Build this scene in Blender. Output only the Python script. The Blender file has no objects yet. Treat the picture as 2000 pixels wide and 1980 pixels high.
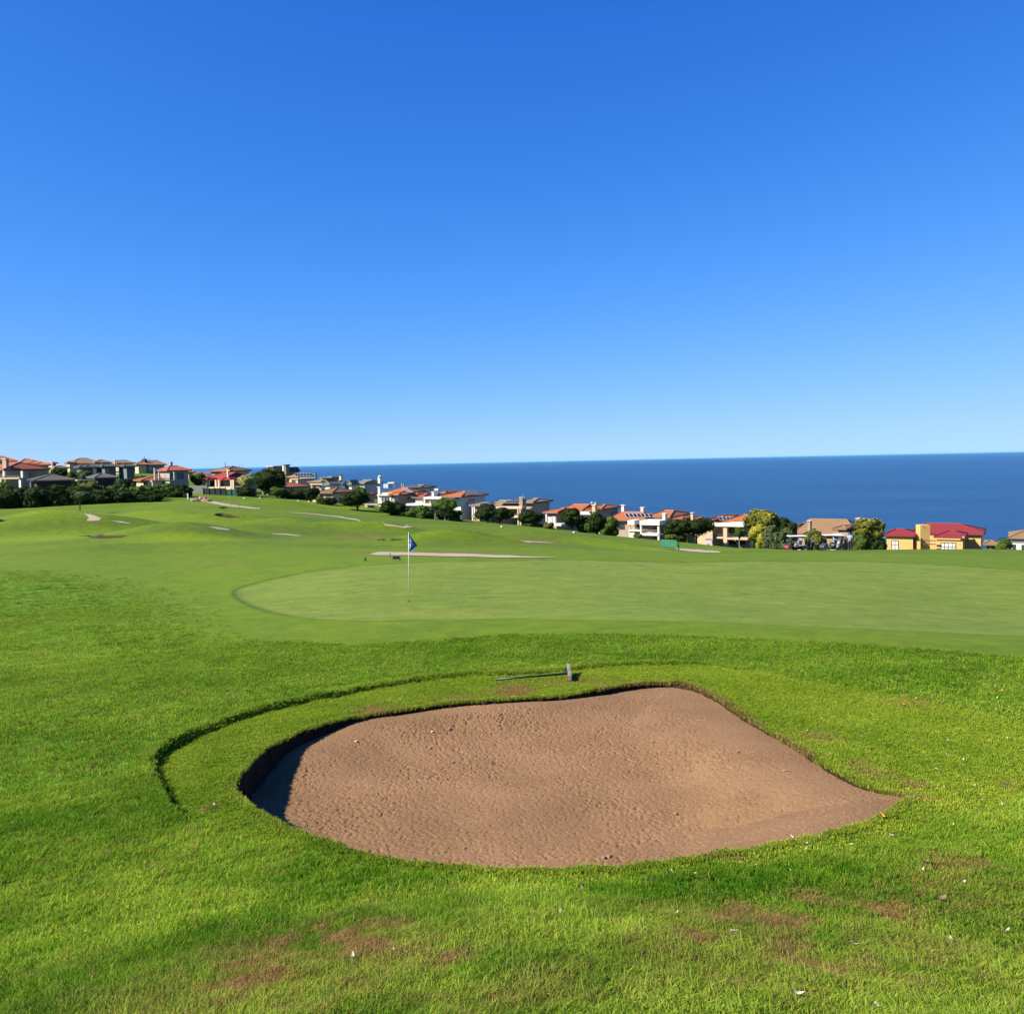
import bpy, bmesh, math, random
import numpy as np
from mathutils import Vector, Matrix
R = math.radians
random.seed(7); rng = np.random.default_rng(7)
scene = bpy.context.scene
col = scene.collection
HAZE = 1.15e-5
# ---------------------------------------------------------------- camera
F, CX, CY = 1700.0, 1000.0, 990.0          # photo is 2000 x 1980
CAMZ = 1.6
PITCH, ROLL = R(3.0), R(1.16)
rotm = Matrix.Rotation(math.pi/2 - PITCH, 3, 'X') @ Matrix.Rotation(-ROLL, 3, 'Z')
cam_d = bpy.data.cameras.new('camera'); cam = bpy.data.objects.new('camera', cam_d); col.objects.link(cam)
cam.location = (0, 0, CAMZ); cam.rotation_euler = rotm.to_euler()
cam_d.sensor_fit = 'HORIZONTAL'; cam_d.sensor_width = 36; cam_d.lens = 36*F/2000
cam_d.clip_start = 0.1; cam_d.clip_end = 120000
scene.camera = cam
RM = np.array(rotm)
def ray(px, py):
    px = np.asarray(px, float); py = np.asarray(py, float)
    v = np.stack([(px-CX)/F, -(py-CY)/F, -np.ones_like(px)], -1)
    return v @ RM.T                                  # world direction
def P(px, py, D):                                     # world point on the ray at depth Y = D
    v = ray(px, py); t = D/v[..., 1]
    p = v*t[..., None]; p[..., 2] += CAMZ
    return p
def proj(p):
    q = (np.asarray(p, float) - np.array([0, 0, CAMZ])) @ RM
    return np.stack([CX - F*q[..., 0]/q[..., 2], CY + F*q[..., 1]/q[..., 2]], -1)
# ---------------------------------------------------------------- noise
def _h(ix, iy, s):
    n = (ix*374761393 + iy*668265263 + s*974634777) & 0xffffffff
    n = ((n ^ (n >> 13))*1274126177) & 0xffffffff
    return ((n ^ (n >> 16)) & 0xffff)/65535.0
def noise(x, y, sc, s=0):
    x = np.asarray(x)/sc; y = np.asarray(y)/sc
    ix = np.floor(x).astype(np.int64); iy = np.floor(y).astype(np.int64)
    fx = x-ix; fy = y-iy; fx = fx*fx*(3-2*fx); fy = fy*fy*(3-2*fy)
    a = _h(ix, iy, s); b = _h(ix+1, iy, s); c = _h(ix, iy+1, s); d = _h(ix+1, iy+1, s)
    return (a*(1-fx)+b*fx)*(1-fy) + (c*(1-fx)+d*fx)*fy - .5
def fbm(x, y, sc, s=0, o=3):
    return sum(noise(x, y, sc/2**k, s+k*17)*.5**k for k in range(o))
def sstep(a, b, x):
    t = np.clip((x-a)/(b-a), 0, 1); return t*t*(3-2*t)
# ---------------------------------------------------------------- terrain profile tables
NEAR = [(0, 1.60), (1.5, 1.74), (3, 1.99), (4.5, 2.46), (6, 2.88), (8.3, 3.11), (11, 3.31), (13.5, 3.48), (16, 3.64), (19, 3.83)]
DROP = [(420, 62.), (520, 80.), (2000, 90.)]
COLS = {0: [(1150, 36), (1100, 50), (1060, 70), (1035, 92), (1010, 118), (991, 150), (975, 162), (950, 175), (925, 240), (918, 300)],
 330: [(1150, 36), (1100, 50), (1060, 68), (1035, 88), (1007, 112), (976, 152), (966, 162), (950, 180), (924, 240), (920, 300)],
 500: [(1150, 34), (1100, 47), (1060, 68), (1035, 90), (1000, 125), (967, 168), (957, 190), (940, 250), (945, 300)],
 750: [(1172, 26.8), (1096, 45), (1060, 70), (1035, 98), (1006, 145), (985, 180), (968, 230), (985, 300)],
 1000: [(1173, 26.3), (1097, 43), (1060, 75), (1041, 103), (1028, 135), (1026, 150), (1020, 200), (1030, 280)],
 1310: [(1175, 26.5), (1097, 45), (1075, 76), (1058, 105), (1057, 125), (1062, 160), (1085, 240)],
 1600: [(1180, 27), (1100, 46), (1086, 62), (1073.2, 86), (1077, 96), (1083, 105), (1093, 125), (1112, 180)],
 2000: [(1200, 28), (1112, 45), (1092, 65), (1075, 88), (1074, 94), (1088, 125), (1120, 190)]}
DK = np.exp(np.linspace(math.log(.5), math.log(2000), 420))
def pchip(xk, yk, x):
    xk = np.array(xk, float); yk = np.array(yk, float); h = np.diff(xk); dl = np.diff(yk)/h
    m = np.zeros_like(yk); m[0] = dl[0]; m[-1] = dl[-1]
    for i in range(1, len(xk)-1):
        if dl[i-1]*dl[i] > 0:
            w1 = 2*h[i]+h[i-1]; w2 = h[i]+2*h[i-1]; m[i] = (w1+w2)/(w1/dl[i-1]+w2/dl[i])
    i = np.clip(np.searchsorted(xk, x)-1, 0, len(h)-1); t = (x-xk[i])/h[i]
    return ((1+2*t)*(1-t)**2*yk[i] + t*(1-t)**2*h[i]*m[i] + t*t*(3-2*t)*yk[i+1] + t*t*(t-1)*h[i]*m[i+1])
azs, tabs = [], []
for px, pts in COLS.items():
    v0 = ray(px, 1000); azs.append(math.atan2(v0[0], v0[1]))
    L = list(NEAR)
    for py, d in pts:
        v = ray(px, py); rr_ = d*math.hypot(v[0], v[1])/v[1]; L.append((rr_, rr_*(-v[2])/math.hypot(v[0], v[1])))
    L += [(420, max(60., L[-1][1]+12)), (520, 80.), (2000, 90.)]
    tabs.append(pchip([a for a, b in L], [b for a, b in L], DK))
avg = (tabs[2]+tabs[4])/2
mid = avg*0+np.minimum(avg, 30)
azs = [-math.pi, azs[0]-1.2, azs[0]-.5] + azs + [azs[-1]+.5, azs[-1]+1.2, math.pi]
tabs = [avg, avg, tabs[0]] + tabs + [tabs[-1], tabs[-1]*.5+avg*.5, avg]
azs = np.array(azs); TAB = np.array(tabs)
def HB(X, Y):                                        # smooth base height
    X = np.asarray(X, float); Y = np.asarray(Y, float)
    d = np.maximum(np.hypot(X, Y), .5); az = np.arctan2(X, Y)
    u = (np.log(d)-math.log(.5))/(math.log(2000)-math.log(.5))*(len(DK)-1)
    u = np.clip(u, 0, len(DK)-1.001); k = u.astype(int); fu = u-k
    j = np.clip(np.searchsorted(azs, az, side='right')-1, 0, len(azs)-2)
    t = np.clip((az-azs[j])/(azs[j+1]-azs[j]), 0, 1)
    jm = np.maximum(j-1, 0); jp = np.minimum(j+2, len(azs)-1)
    def s(jj): return TAB[jj, k]*(1-fu)+TAB[jj, k+1]*fu
    y0, y1 = s(j), s(j+1); hh = azs[j+1]-azs[j]
    m0 = (y1-s(jm))/np.maximum(azs[j+1]-azs[jm], 1e-3)*hh*.8; m1 = (s(jp)-y0)/np.maximum(azs[jp]-azs[j], 1e-3)*hh*.8
    h = (1+2*t)*(1-t)**2*y0 + t*(1-t)**2*m0 + t*t*(3-2*t)*y1 + t*t*(t-1)*m1
    return CAMZ - h
def hit(px, py, fn=None, dmax=400):                  # march the pixel's ray onto the terrain
    fn = fn or HM
    v = ray(px, py); hd = math.hypot(v[0], v[1]); v = v/hd
    ds = np.exp(np.linspace(math.log(1.5), math.log(dmax), 3000))
    z = CAMZ + v[2]*ds; g = fn(v[0]*ds, v[1]*ds); b = np.nonzero(z < g)[0]
    if len(b) == 0: d = dmax
    else:
        i = max(b[0], 1); a0 = z[i-1]-g[i-1]; a1 = z[i]-g[i]; d = ds[i-1]+(ds[i]-ds[i-1])*a0/(a0-a1+1e-12)
    return np.array([v[0]*d, v[1]*d])
# mounds (px, py, amplitude m, half width m, half depth m)
MOUNDS = [(95, 1012, 1.3, 6, 4), (60, 1042, 1.1, 7, 4), (210, 1036, 1.0, 6, 4), (360, 1050, 1.4, 6, 4), (555, 1030, 1.0, 6, 4),
 (640, 1040, 1.1, 5, 3.5), (755, 1043, 1.0, 4, 3), (880, 1062, 1.3, 5, 3.2), (440, 1016, 1.0, 6, 4), (1040, 1056, .7, 5, 3), (1190, 1066, .6, 4, 3), (1460, 1074, .35, 4, 3),
 (320, 1008, .8, 6, 4), (1930, 1078, .12, 7, 4), (540, 985, .8, 7, 5), (-60, 1030, 1.2, 7, 4), (480, 1042, .9, 5, 3)]
MW = []
for px, py, a, sx, sy in MOUNDS:
    c = hit(px, py, HB); MW.append((c, a, sx, sy))
def HM(X, Y):
    z = HB(X, Y)
    d = np.hypot(X, Y)
    for c, a, sx, sy in MW:
        r = math.hypot(*c); ux, uy = c/r
        rr = (X-c[0])*ux+(Y-c[1])*uy; tt = (X-c[0])*uy-(Y-c[1])*ux
        z = z + a*np.exp(-(tt/sx)**2-(rr/sy)**2)
    w = sstep(18, 60, d)*(1-sstep(150, 300, d))
    return z + w*.35*fbm(X, Y, 22, 3) + .05*fbm(X, Y, 3.1, 5)*sstep(14, 30, d)
def poly(pts, scl=1.0, fn=None):
    return np.array([hit(a*scl, b*scl, fn) for a, b in pts])
def smooth_closed(p, n=6):
    out = []; N = len(p)
    for i in range(N):
        a, b, c, d = p[i-1], p[i], p[(i+1) % N], p[(i+2) % N]
        for k in range(n):
            t = k/n
            out.append(.5*((2*b)+(-a+c)*t+(2*a-5*b+4*c-d)*t*t+(-a+3*b-3*c+d)*t**3))
    return np.array(out)
def sdf(X, Y, pg, vals=None):                        # >0 inside; nearest-edge value too
    X = np.asarray(X, float); Y = np.asarray(Y, float)
    best = np.full(X.shape, 1e9); val = np.zeros(X.shape); inside = np.zeros(X.shape, bool)
    N = len(pg)
    for i in range(N):
        ax, ay = pg[i]; bx, by = pg[(i+1) % N]; ex, ey = bx-ax, by-ay
        t = np.clip(((X-ax)*ex+(Y-ay)*ey)/(ex*ex+ey*ey+1e-12), 0, 1)
        d = (X-ax-t*ex)**2+(Y-ay-t*ey)**2
        m = d < best; best = np.where(m, d, best)
        if vals is not None: val = np.where(m, vals[i]*(1-t)+vals[(i+1) % N]*t, val)
        c = ((ay > Y) != (by > Y)) & (X < (bx-ax)*(Y-ay)/((by-ay) if by != ay else 1e-12)+ax)
        inside ^= c
    s = np.where(inside, 1, -1)*np.sqrt(best)
    return (s, val) if vals is not None else s
def sdf_box(X, Y, pg, pad, vals=None, far=-99.):
    X = np.asarray(X, float); s = np.full(X.shape, far); v = np.zeros(X.shape)
    m = (X > pg[:, 0].min()-pad) & (X < pg[:, 0].max()+pad) & (Y > pg[:, 1].min()-pad) & (Y < pg[:, 1].max()+pad)
    if m.any():
        if vals is None: s[m] = sdf(X[m], np.asarray(Y)[m], pg)
        else: s[m], v[m] = sdf(X[m], np.asarray(Y)[m], pg, vals)
    return s if vals is None else (s, v)
# ---------------------------------------------------------------- outlines (display px * 1.0352 = photo px)
K = 1.0352
BUNK = [(445, 1478, 0.392), (460, 1450, 0.376), (490, 1420, 0.345), (540, 1390, 0.207), (600, 1368, 0.149), (680, 1350, 0.068), (760, 1338, 0.072), (840, 1328, 0.061), (920, 1322, 0.050), (1000, 1316, 0.055),
 (1060, 1311, 0.072), (1130, 1302, 0.077), (1200, 1291, 0.072), (1260, 1289, 0.066), (1310, 1297, 0.061), (1350, 1316, 0.055), (1400, 1350, 0.055), (1450, 1380, 0.044), (1500, 1410, 0.028), (1560, 1448, 0.040), (1620, 1480, 0.030),
 (1680, 1497, 0.015), (1712, 1503, 0.010), (1700, 1516, 0.010), (1640, 1545, 0.020), (1560, 1570, 0.060), (1460, 1595, 0.120), (1360, 1612, 0.180), (1240, 1628, 0.250), (1120, 1637, 0.300), (1000, 1640, 0.350), (900, 1638, 0.380),
 (800, 1630, 0.420), (700, 1612, 0.440), (620, 1590, 0.480), (550, 1562, 0.392), (500, 1535, 0.407), (465, 1505, 0.407)]
bunk = poly([(a, b) for a, b, c in BUNK], K, HB); bw = np.array([c for a, b, c in BUNK])
bunk_s = smooth_closed(bunk, 5); bw_s = smooth_closed(bw, 5)
TERR = [(330, 1535, .05), (300, 1500, .11), (285, 1465, .12), (278, 1430, .12), (300, 1405, .12), (340, 1385, .12), (400, 1362, .11), (480, 1335, .11), (560, 1318, .10), (640, 1303, .09), (720, 1288, .09), (800, 1277, .08), (880, 1270, .07), (960, 1268, .06), (1060, 1262, .055),
 (1150, 1253, .06), (1250, 1250, .055), (1330, 1252, .05), (1400, 1262, .035), (1480, 1273, .025), (1560, 1285, .025), (1640, 1300, .025), (1720, 1315, .02), (1800, 1332, .02), (1870, 1345, .02), (1932, 1370, .01), (2050, 1400, 0),
 (2050, 1460, 0), (1900, 1510, 0), (1800, 1540, 0), (1700, 1570, 0), (1600, 1600, 0), (1400, 1640, 0), (1200, 1663, 0), (1000, 1668, 0), (800, 1658, 0), (650, 1635, 0), (520, 1600, 0), (420, 1570, 0), (370, 1555, .01)]
terr = smooth_closed(poly([(a, b) for a, b, c in TERR], K, HB), 4); tw = smooth_closed(np.array([c for a, b, c in TERR]), 4)
GREEN = [(458, 1158), (475, 1146), (520, 1134), (600, 1117), (700, 1106), (800, 1099), (900, 1095), (1050, 1093), (1200, 1095), (1400, 1097), (1550, 1096), (1700, 1097), (1850, 1104), (2000, 1114), (2400, 1150),
 (2400, 1262), (2000, 1242), (1800, 1233), (1600, 1224), (1400, 1215), (1200, 1211), (1000, 1208), (850, 1211), (700, 1212), (600, 1207), (520, 1192), (478, 1176)]
green = smooth_closed(poly(GREEN), 4)
APRON = [(275, 1160), (300, 1205), (340, 1238), (400, 1248), (600, 1255), (700, 1260), (850, 1250), (1000, 1240), (1200, 1238), (1350, 1243), (1500, 1250), (1700, 1260), (1850, 1272), (2000, 1285), (2500, 1330),
 (2500, 1060), (2000, 1085), (1500, 1080), (1000, 1070), (500, 1072), (0, 1085), (-700, 1100), (-700, 1150), (0, 1113), (90, 1122), (200, 1140)]
apron = poly(APRON)
FARB = [[(156, 1047), (175, 1045), (205, 1046), (250, 1046), (240, 1049), (205, 1051), (180, 1050)],
 [(419, 1005), (425, 1002), (440, 1002), (455, 1005), (470, 1009), (478, 1010), (468, 1011), (450, 1011), (430, 1008)],
 [(738, 1054), (750, 1052), (768, 1051.5), (782, 1052.5), (792, 1054), (770, 1055.5), (750, 1055.5)],
 [(-8, 1016), (2, 1014.5), (14, 1016), (8, 1018), (-4, 1018)],
 [(428, 992), (436, 990), (446, 990), (449, 992), (438, 993)]]
farb = [poly(p) for p in FARB]
DRY = [(1200, 1930, 800, 60, .10), (620, 1890, 300, 80, .32), (1560, 1840, 300, 70, .32), (1900, 1740, 120, 60, .25), (640, 1850, 150, 45, .9), (540, 1900, 160, 40, .8), (900, 1870, 60, 25, .5), (470, 1870, 90, 30, .5), (1490, 1800, 130, 28, .85), (1640, 1770, 120, 25, .75), (1560, 1885, 110, 18, .8), (1380, 1840, 70, 20, .5), (1900, 1700, 80, 25, .4),
 (1450, 1930, 90, 20, .5), (1000, 1347, 45, 12, .9), (735, 1383, 45, 11, .65), (880, 1362, 60, 8, .5), (1120, 1330, 60, 8, .5), (1785, 1532, 32, 6, .9), (1780, 1557, 40, 8, .7), (1925, 1590, 22, 6, .9), (1965, 1534, 12, 5, .8), (408, 1573, 18, 4, .8),
 (1600, 1440, 40, 12, .4), (1700, 1510, 40, 12, .5), (1770, 1370, 60, 10, .3), (1680, 1490, 22, 6, .6), (1410, 1680, 70, 6, .4), (700, 1052, 60, 4, .5), (1010, 1052, 80, 3, .5), (420, 1103, 60, 3, .4), (715, 1081, 18, 2.5, .9), (905, 1079, 180, 1.6, .7)]
DW = []
for px, py, rx, ry, a in DRY:
    c = hit(px, py); d = np.hypot(*c); e = hit(px, py-ry); g_ = hit(px, py+ry)
    DW.append((c, rx*d/F, max(.05, abs(np.hypot(*e)-np.hypot(*g_))/2), a))
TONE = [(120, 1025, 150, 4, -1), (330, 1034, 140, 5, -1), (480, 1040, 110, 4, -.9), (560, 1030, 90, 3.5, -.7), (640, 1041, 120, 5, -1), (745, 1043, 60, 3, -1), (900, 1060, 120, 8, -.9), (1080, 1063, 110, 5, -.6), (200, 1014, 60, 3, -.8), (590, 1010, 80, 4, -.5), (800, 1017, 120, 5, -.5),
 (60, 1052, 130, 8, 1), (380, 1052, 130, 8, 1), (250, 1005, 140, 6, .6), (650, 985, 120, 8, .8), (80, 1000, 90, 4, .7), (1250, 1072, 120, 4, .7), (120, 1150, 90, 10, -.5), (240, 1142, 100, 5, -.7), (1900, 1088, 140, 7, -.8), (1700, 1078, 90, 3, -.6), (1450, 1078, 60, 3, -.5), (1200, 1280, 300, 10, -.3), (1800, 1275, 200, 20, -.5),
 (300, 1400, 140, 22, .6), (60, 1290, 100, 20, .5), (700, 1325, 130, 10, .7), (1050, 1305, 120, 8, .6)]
TW = []
for px, py, rx, ry, a in TONE:
    c = hit(px, py); d = np.hypot(*c); e = hit(px, py-ry); g_ = hit(px, py+ry); TW.append((c, rx*d/F, max(.05, abs(np.hypot(*e)-np.hypot(*g_))/2), a))
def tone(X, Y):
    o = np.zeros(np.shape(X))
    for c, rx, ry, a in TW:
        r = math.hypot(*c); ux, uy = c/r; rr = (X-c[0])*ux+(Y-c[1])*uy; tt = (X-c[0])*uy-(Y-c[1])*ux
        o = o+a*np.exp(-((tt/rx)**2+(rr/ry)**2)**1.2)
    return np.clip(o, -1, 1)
def zones(X, Y):
    d = np.hypot(X, Y); z = {}
    jit = .25*fbm(X, Y, .5, 31)+.1*fbm(X, Y, .12, 37)
    z['bs'], z['bw'] = sdf_box(X, Y, bunk_s, 3.0, bw_s)
    z['ts'], z['tw'] = sdf_box(X, Y, terr, 2.0, tw)
    z['gs'] = sdf_box(X, Y, green, 4.0); z['as'] = sdf_box(X, Y, apron, 6.0)
    fb = np.full(X.shape, -99.)
    for p in farb: fb = np.maximum(fb, sdf_box(X, Y, p, 4.0))
    z['fb'] = fb; z['fs'] = sdf_box(X, Y, farb[1], 4.0)
    dry = np.zeros(X.shape)
    for c, rx, ry, a in DW:
        r = math.hypot(*c); ux, uy = c/r
        rr = (X-c[0])*ux+(Y-c[1])*uy; tt = (X-c[0])*uy-(Y-c[1])*ux
        m = np.exp(-((tt/rx)**2+(rr/ry)**2)**1.3)
        dry = np.maximum(dry, a*m)
    z['dry'] = dry*(.55+1.3*np.clip(fbm(X, Y, .22, 41)+.3, 0, 1))
    z['jit'] = jit
    return z
def HT(X, Y, z=None):                                # final turf height
    z = z or zones(X, Y); d = np.hypot(X, Y)
    h = HM(X, Y)
    rough = (z['as'] < 0) & (d < 60)
    h = h + np.where(rough, 1, .25)*(.030*fbm(X, Y, .5, 7)+.018*fbm(X, Y, .13, 9))*(1-sstep(15, 28, d))
    ts = z['ts'] + .05*noise(X, Y, .11, 12)+.025*noise(X, Y, .04, 13)
    h = h - z['tw']*sstep(0, .07, ts)*np.exp(-np.maximum(z['ts'], 0)/.9)
    h = h - .03*sstep(0, .25, z['gs'])*sstep(-99, -98, z['gs'])
    return h
def smz(z, X, Y):
    return z['bs'] + .035*noise(X, Y, .09, 21)+.02*noise(X, Y, .035, 22)
# ---------------------------------------------------------------- materials
ALB = .62
def sc3(c, k=None): return tuple(x*(k or ALB) for x in c[:3])
def srgb(r, g, b):
    f = lambda c: (c/255/12.92 if c/255 <= .04045 else ((c/255+.055)/1.055)**2.4)
    return (f(r), f(g), f(b), 1)
class NT:
    def __init__(s, name):
        s.m = bpy.data.materials.new(name); s.m.use_nodes = True; s.t = s.m.node_tree; s.n = s.t.nodes
        s.b = s.n['Principled BSDF']; s.out = s.n['Material Output']
    def add(s, t, **kw):
        n = s.n.new('ShaderNode'+t)
        for k, v in kw.items():
            if k in ('operation', 'blend_type', 'data_type', 'attribute_name', 'attribute_type', 'noise_dimensions', 'wave_type', 'bands_direction', 'feature', 'wave_profile', 'clamp_result'): setattr(n, k, v)
            else: n.inputs[k].default_value = v
        return n
    def lk(s, a, b): s.t.links.new(a, b)
    def noise(s, scale, detail=4, rough=.55, vec=None, lo=.35, hi=.65):
        n = s.add('TexNoise', Scale=scale, Detail=detail, Roughness=rough)
        if vec: s.lk(vec, n.inputs['Vector'])
        r = s.add('MapRange'); r.inputs['From Min'].default_value = lo; r.inputs['From Max'].default_value = hi
        s.lk(n.outputs['Fac'], r.inputs['Value']); return r.outputs['Result']
    def mix(s, f, a, b, bt='MIX'):
        n = s.n.new('ShaderNodeMix'); n.data_type = 'RGBA'; n.blend_type = bt; n.clamp_factor = True
        for v, i in ((f, 0), (a, 6), (b, 7)):
            if isinstance(v, (int, float)): n.inputs[i].default_value = v
            elif isinstance(v, tuple): n.inputs[i].default_value = v if len(v) == 4 else (*v, 1)
            else: s.lk(v, n.inputs[i])
        return n.outputs[2]
    def math(s, op, a, b=0.):
        n = s.n.new('ShaderNodeMath'); n.operation = op
        for v, i in ((a, 0), (b, 1)):
            if isinstance(v, (int, float)): n.inputs[i].default_value = v
            else: s.lk(v, n.inputs[i])
        return n.outputs[0]
    def pos(s): return s.add('NewGeometry').outputs['Position']
    def obj(s): return s.add('TexCoord').outputs['Object']
    def bump(s, h, st, dist):
        n = s.add('Bump', Strength=st, Distance=dist); s.lk(h, n.inputs['Height']); s.lk(n.outputs[0], s.b.inputs['Normal'])
    def attr(s, name, inst=False):
        return s.add('Attribute', attribute_name=name, attribute_type='INSTANCER' if inst else 'GEOMETRY')
MC = {}
def simple(name, c, rough=.7, var=.12, sc=1.5, metal=0., bump=0.):
    if name in MC: return MC[name]
    t = NT(name); o = t.obj(); f = t.noise(sc, 5, .6, o, .3, .7)
    c = sc3(c, .75 if min(c[:3]) > .5 else None); c2 = tuple(max(0, x*(1-var*2)) for x in c[:3]); c1 = tuple(min(1, x*(1+var)) for x in c[:3])
    t.lk(t.mix(f, c2, c1), t.b.inputs['Base Color']); t.b.inputs['Roughness'].default_value = rough; t.b.inputs['Metallic'].default_value = metal
    if bump: t.bump(t.noise(sc*12, 3, .6, o), bump, .02)
    MC[name] = t.m; return t.m
# turf
RO1, RO2 = sc3((.085, .215, .005)), sc3((.175, .295, .009))       # rough, deep / sunny yellow green
GR1, GR2 = sc3((.160, .238, .022)), sc3((.248, .315, .038))       # putting green
AP1, AP2 = sc3((.124, .216, .001)), sc3((.176, .258, .003))
FW1, FW2 = sc3((.088, .172, .001)), sc3((.182, .255, .001))
TE1, TE2 = sc3((.120, .215, .008)), sc3((.20, .275, .015))
SOIL_SHADE = sc3((.030, .016, .009))  # bunker wall soil, darkened to carry the self-shadow of the far slits
OLIVE = sc3((.115, .165, .020)); SUNNY = sc3((.235, .33, .006))  # tone tints: mown-height differences, plus mound shading put into the colour
DRYC = sc3((.225, .140, .045))
SANDC = sc3((.30,.165,.085))
def ground_material():
    t = NT('turf'); g = t.pos()
    z1 = t.attr('zone1'); z2 = t.attr('zone2')
    s1 = t.add('SeparateColor'); t.lk(z1.outputs['Color'], s1.inputs[0]); s2 = t.add('SeparateColor'); t.lk(z2.outputs['Color'], s2.inputs[0])
    big = t.noise(.11, 6, .62, g, .36, .64); med = t.noise(.7, 4, .6, g, .35, .65); fine = t.noise(9, 4, .65, g, .3, .7); vf = t.noise(60, 3, .7, g, .3, .7)
    mixv = t.math('ADD', t.math('MULTIPLY', med, .55), t.math('MULTIPLY', fine, .45))
    sp = t.add('Mapping'); sp.inputs['Scale'].default_value = (.3, .8, 1); t.lk(g, sp.inputs['Vector'])
    stre = t.noise(1.0, 5, .62, sp.outputs[0], .35, .65)
    rough = t.mix(mixv, RO1, RO2)
    green = t.mix(t.math('ADD', t.math('MULTIPLY', stre, .6), t.math('MULTIPLY', fine, .3)), GR1, GR2)
    apr = t.mix(mixv, AP1, AP2)
    fwd = t.mix(t.math('ADD', t.math('MULTIPLY', big, .65), t.math('MULTIPLY', med, .35)), FW1, FW2); fwd = t.mix(t.noise(2.2, 5, .7, g, .56, .72), fwd, sc3((.075, .13, .008)))
    ter = t.mix(mixv, TE1, TE2)
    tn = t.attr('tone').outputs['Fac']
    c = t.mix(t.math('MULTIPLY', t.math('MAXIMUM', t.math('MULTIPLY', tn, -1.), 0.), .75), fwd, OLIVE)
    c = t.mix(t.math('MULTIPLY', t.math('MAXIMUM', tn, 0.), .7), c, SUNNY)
    c = t.mix(s2.outputs[0], c, rough)            # zone2.R near rough
    c = t.mix(s1.outputs[1], c, apr)
    c = t.mix(s1.outputs[0], c, green)
    c = t.mix(s2.outputs[1], c, ter)              # zone2.G terrace
    c = t.mix(t.math('MULTIPLY', s1.outputs[2], .75), c, sc3((.045, .090, .008)))   # collar: long grass fringe, its shadow line painted dark
    dn = t.math('MULTIPLY', s2.outputs[2], t.math('ADD', .5, fine))
    c = t.mix(dn, c, DRYC)
    c = t.mix(z1.outputs['Alpha'], c, SOIL_SHADE)
    c = t.mix(z2.outputs['Alpha'], c, SANDC)
    # blade-scale speckle
    c = t.mix(.35, c, t.mix(vf, (.35, .35, .35), (1.25, 1.25, 1.25)), 'MULTIPLY')
    gr = t.noise(1.6, 9, .78, g, .36, .64); c = t.mix(1., c, t.mix(gr, (.78, .80, .74), (1.17, 1.15, 1.2)), 'MULTIPLY')
    t.lk(c, t.b.inputs['Base Color']); t.b.inputs['Roughness'].default_value = .85; t.b.inputs['Specular IOR Level'].default_value = .15
    t.b.inputs['Sheen Weight'].default_value = .0
    hgt = t.math('ADD', t.math('MULTIPLY', vf, .5), fine)
    t.bump(hgt, .5, .02)
    return t.m
def link(o): col.objects.link(o); return o
def tagk(o, kind): o['kind'] = kind; return o
def mesh_np(name, V, Fq, mat, smooth=True, colls=True):
    me = bpy.data.meshes.new(name); n = len(V); m = len(Fq); k = Fq.shape[1]
    me.vertices.add(n); me.vertices.foreach_set('co', V.astype(np.float32).ravel())
    me.loops.add(m*k); me.loops.foreach_set('vertex_index', Fq.astype(np.int32).ravel())
    me.polygons.add(m); me.polygons.foreach_set('loop_start', np.arange(0, m*k, k, dtype=np.int32))
    me.update(calc_edges=True); me.validate()
    me.polygons.foreach_set('use_smooth', np.full(len(me.polygons), smooth))
    if mat: me.materials.append(mat)
    o = bpy.data.objects.new(name, me)
    if colls: link(o)
    return o
def colattr(me, name, arr):
    a = me.attributes.new(name, 'FLOAT_COLOR', 'POINT'); a.data.foreach_set('color', arr.astype(np.float32).ravel())
def fattr(me, name, arr):
    a = me.attributes.new(name, 'FLOAT', 'POINT'); a.data.foreach_set('value', arr.astype(np.float32).ravel())
# ---------------------------------------------------------------- ground sheet
az_f = np.arange(-.68, .68, .0018)
az_o1 = np.linspace(-math.pi, -.68, 90)[:-1]; az_o2 = np.linspace(.68, math.pi, 90)[:-1]
AZ = np.concatenate([az_o1, az_f, az_o2])
RR = np.concatenate([np.exp(np.arange(math.log(.4), math.log(4.6), .012)), np.exp(np.arange(math.log(4.6), math.log(17.5), .0024)), np.exp(np.arange(math.log(17.5), math.log(62), .0042)), np.exp(np.arange(math.log(62), math.log(135), .0023)), np.exp(np.arange(math.log(135), math.log(190), .0042)), np.exp(np.linspace(math.log(190), math.log(900), 140))])
A, B = np.meshgrid(AZ, RR, indexing='ij')
X = (np.sin(A)*B).ravel(); Y = (np.cos(A)*B).ravel()
Z = zones(X, Y); h = HT(X, Y, Z); bs = smz(Z, X, Y)
h = h - .62*sstep(.0, .045, bs) - .5*sstep(.045, .4, bs)
dd = np.hypot(X, Y)
h = h - 1.25*sstep(0, .45, Z['fb'])
na, nr = A.shape
ii = np.arange(na*nr).reshape(na, nr)
a0 = ii; a1 = np.roll(ii, -1, axis=0)
Fq = np.stack([a0[:, :-1], a0[:, 1:], a1[:, 1:], a1[:, :-1]], -1).reshape(-1, 4)
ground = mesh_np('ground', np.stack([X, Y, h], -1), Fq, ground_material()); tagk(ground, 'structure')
jit = Z['jit']
z1 = np.zeros((len(X), 4)); z2 = np.zeros((len(X), 4))
sg = Z['gs']; z1[:, 0] = sstep(-.05, .1, sg)
wl = np.where(X < -5, np.clip((-5-X)/4, 0, 1)*2.2, 0)+.15; z1[:, 1] = sstep(-1, 1, (Z['as']+jit*(1+wl*2))/wl)
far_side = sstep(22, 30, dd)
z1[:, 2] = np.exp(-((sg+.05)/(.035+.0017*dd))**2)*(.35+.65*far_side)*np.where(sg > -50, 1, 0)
z1[:, 3] = sstep(-.035, -.014, bs)
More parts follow.
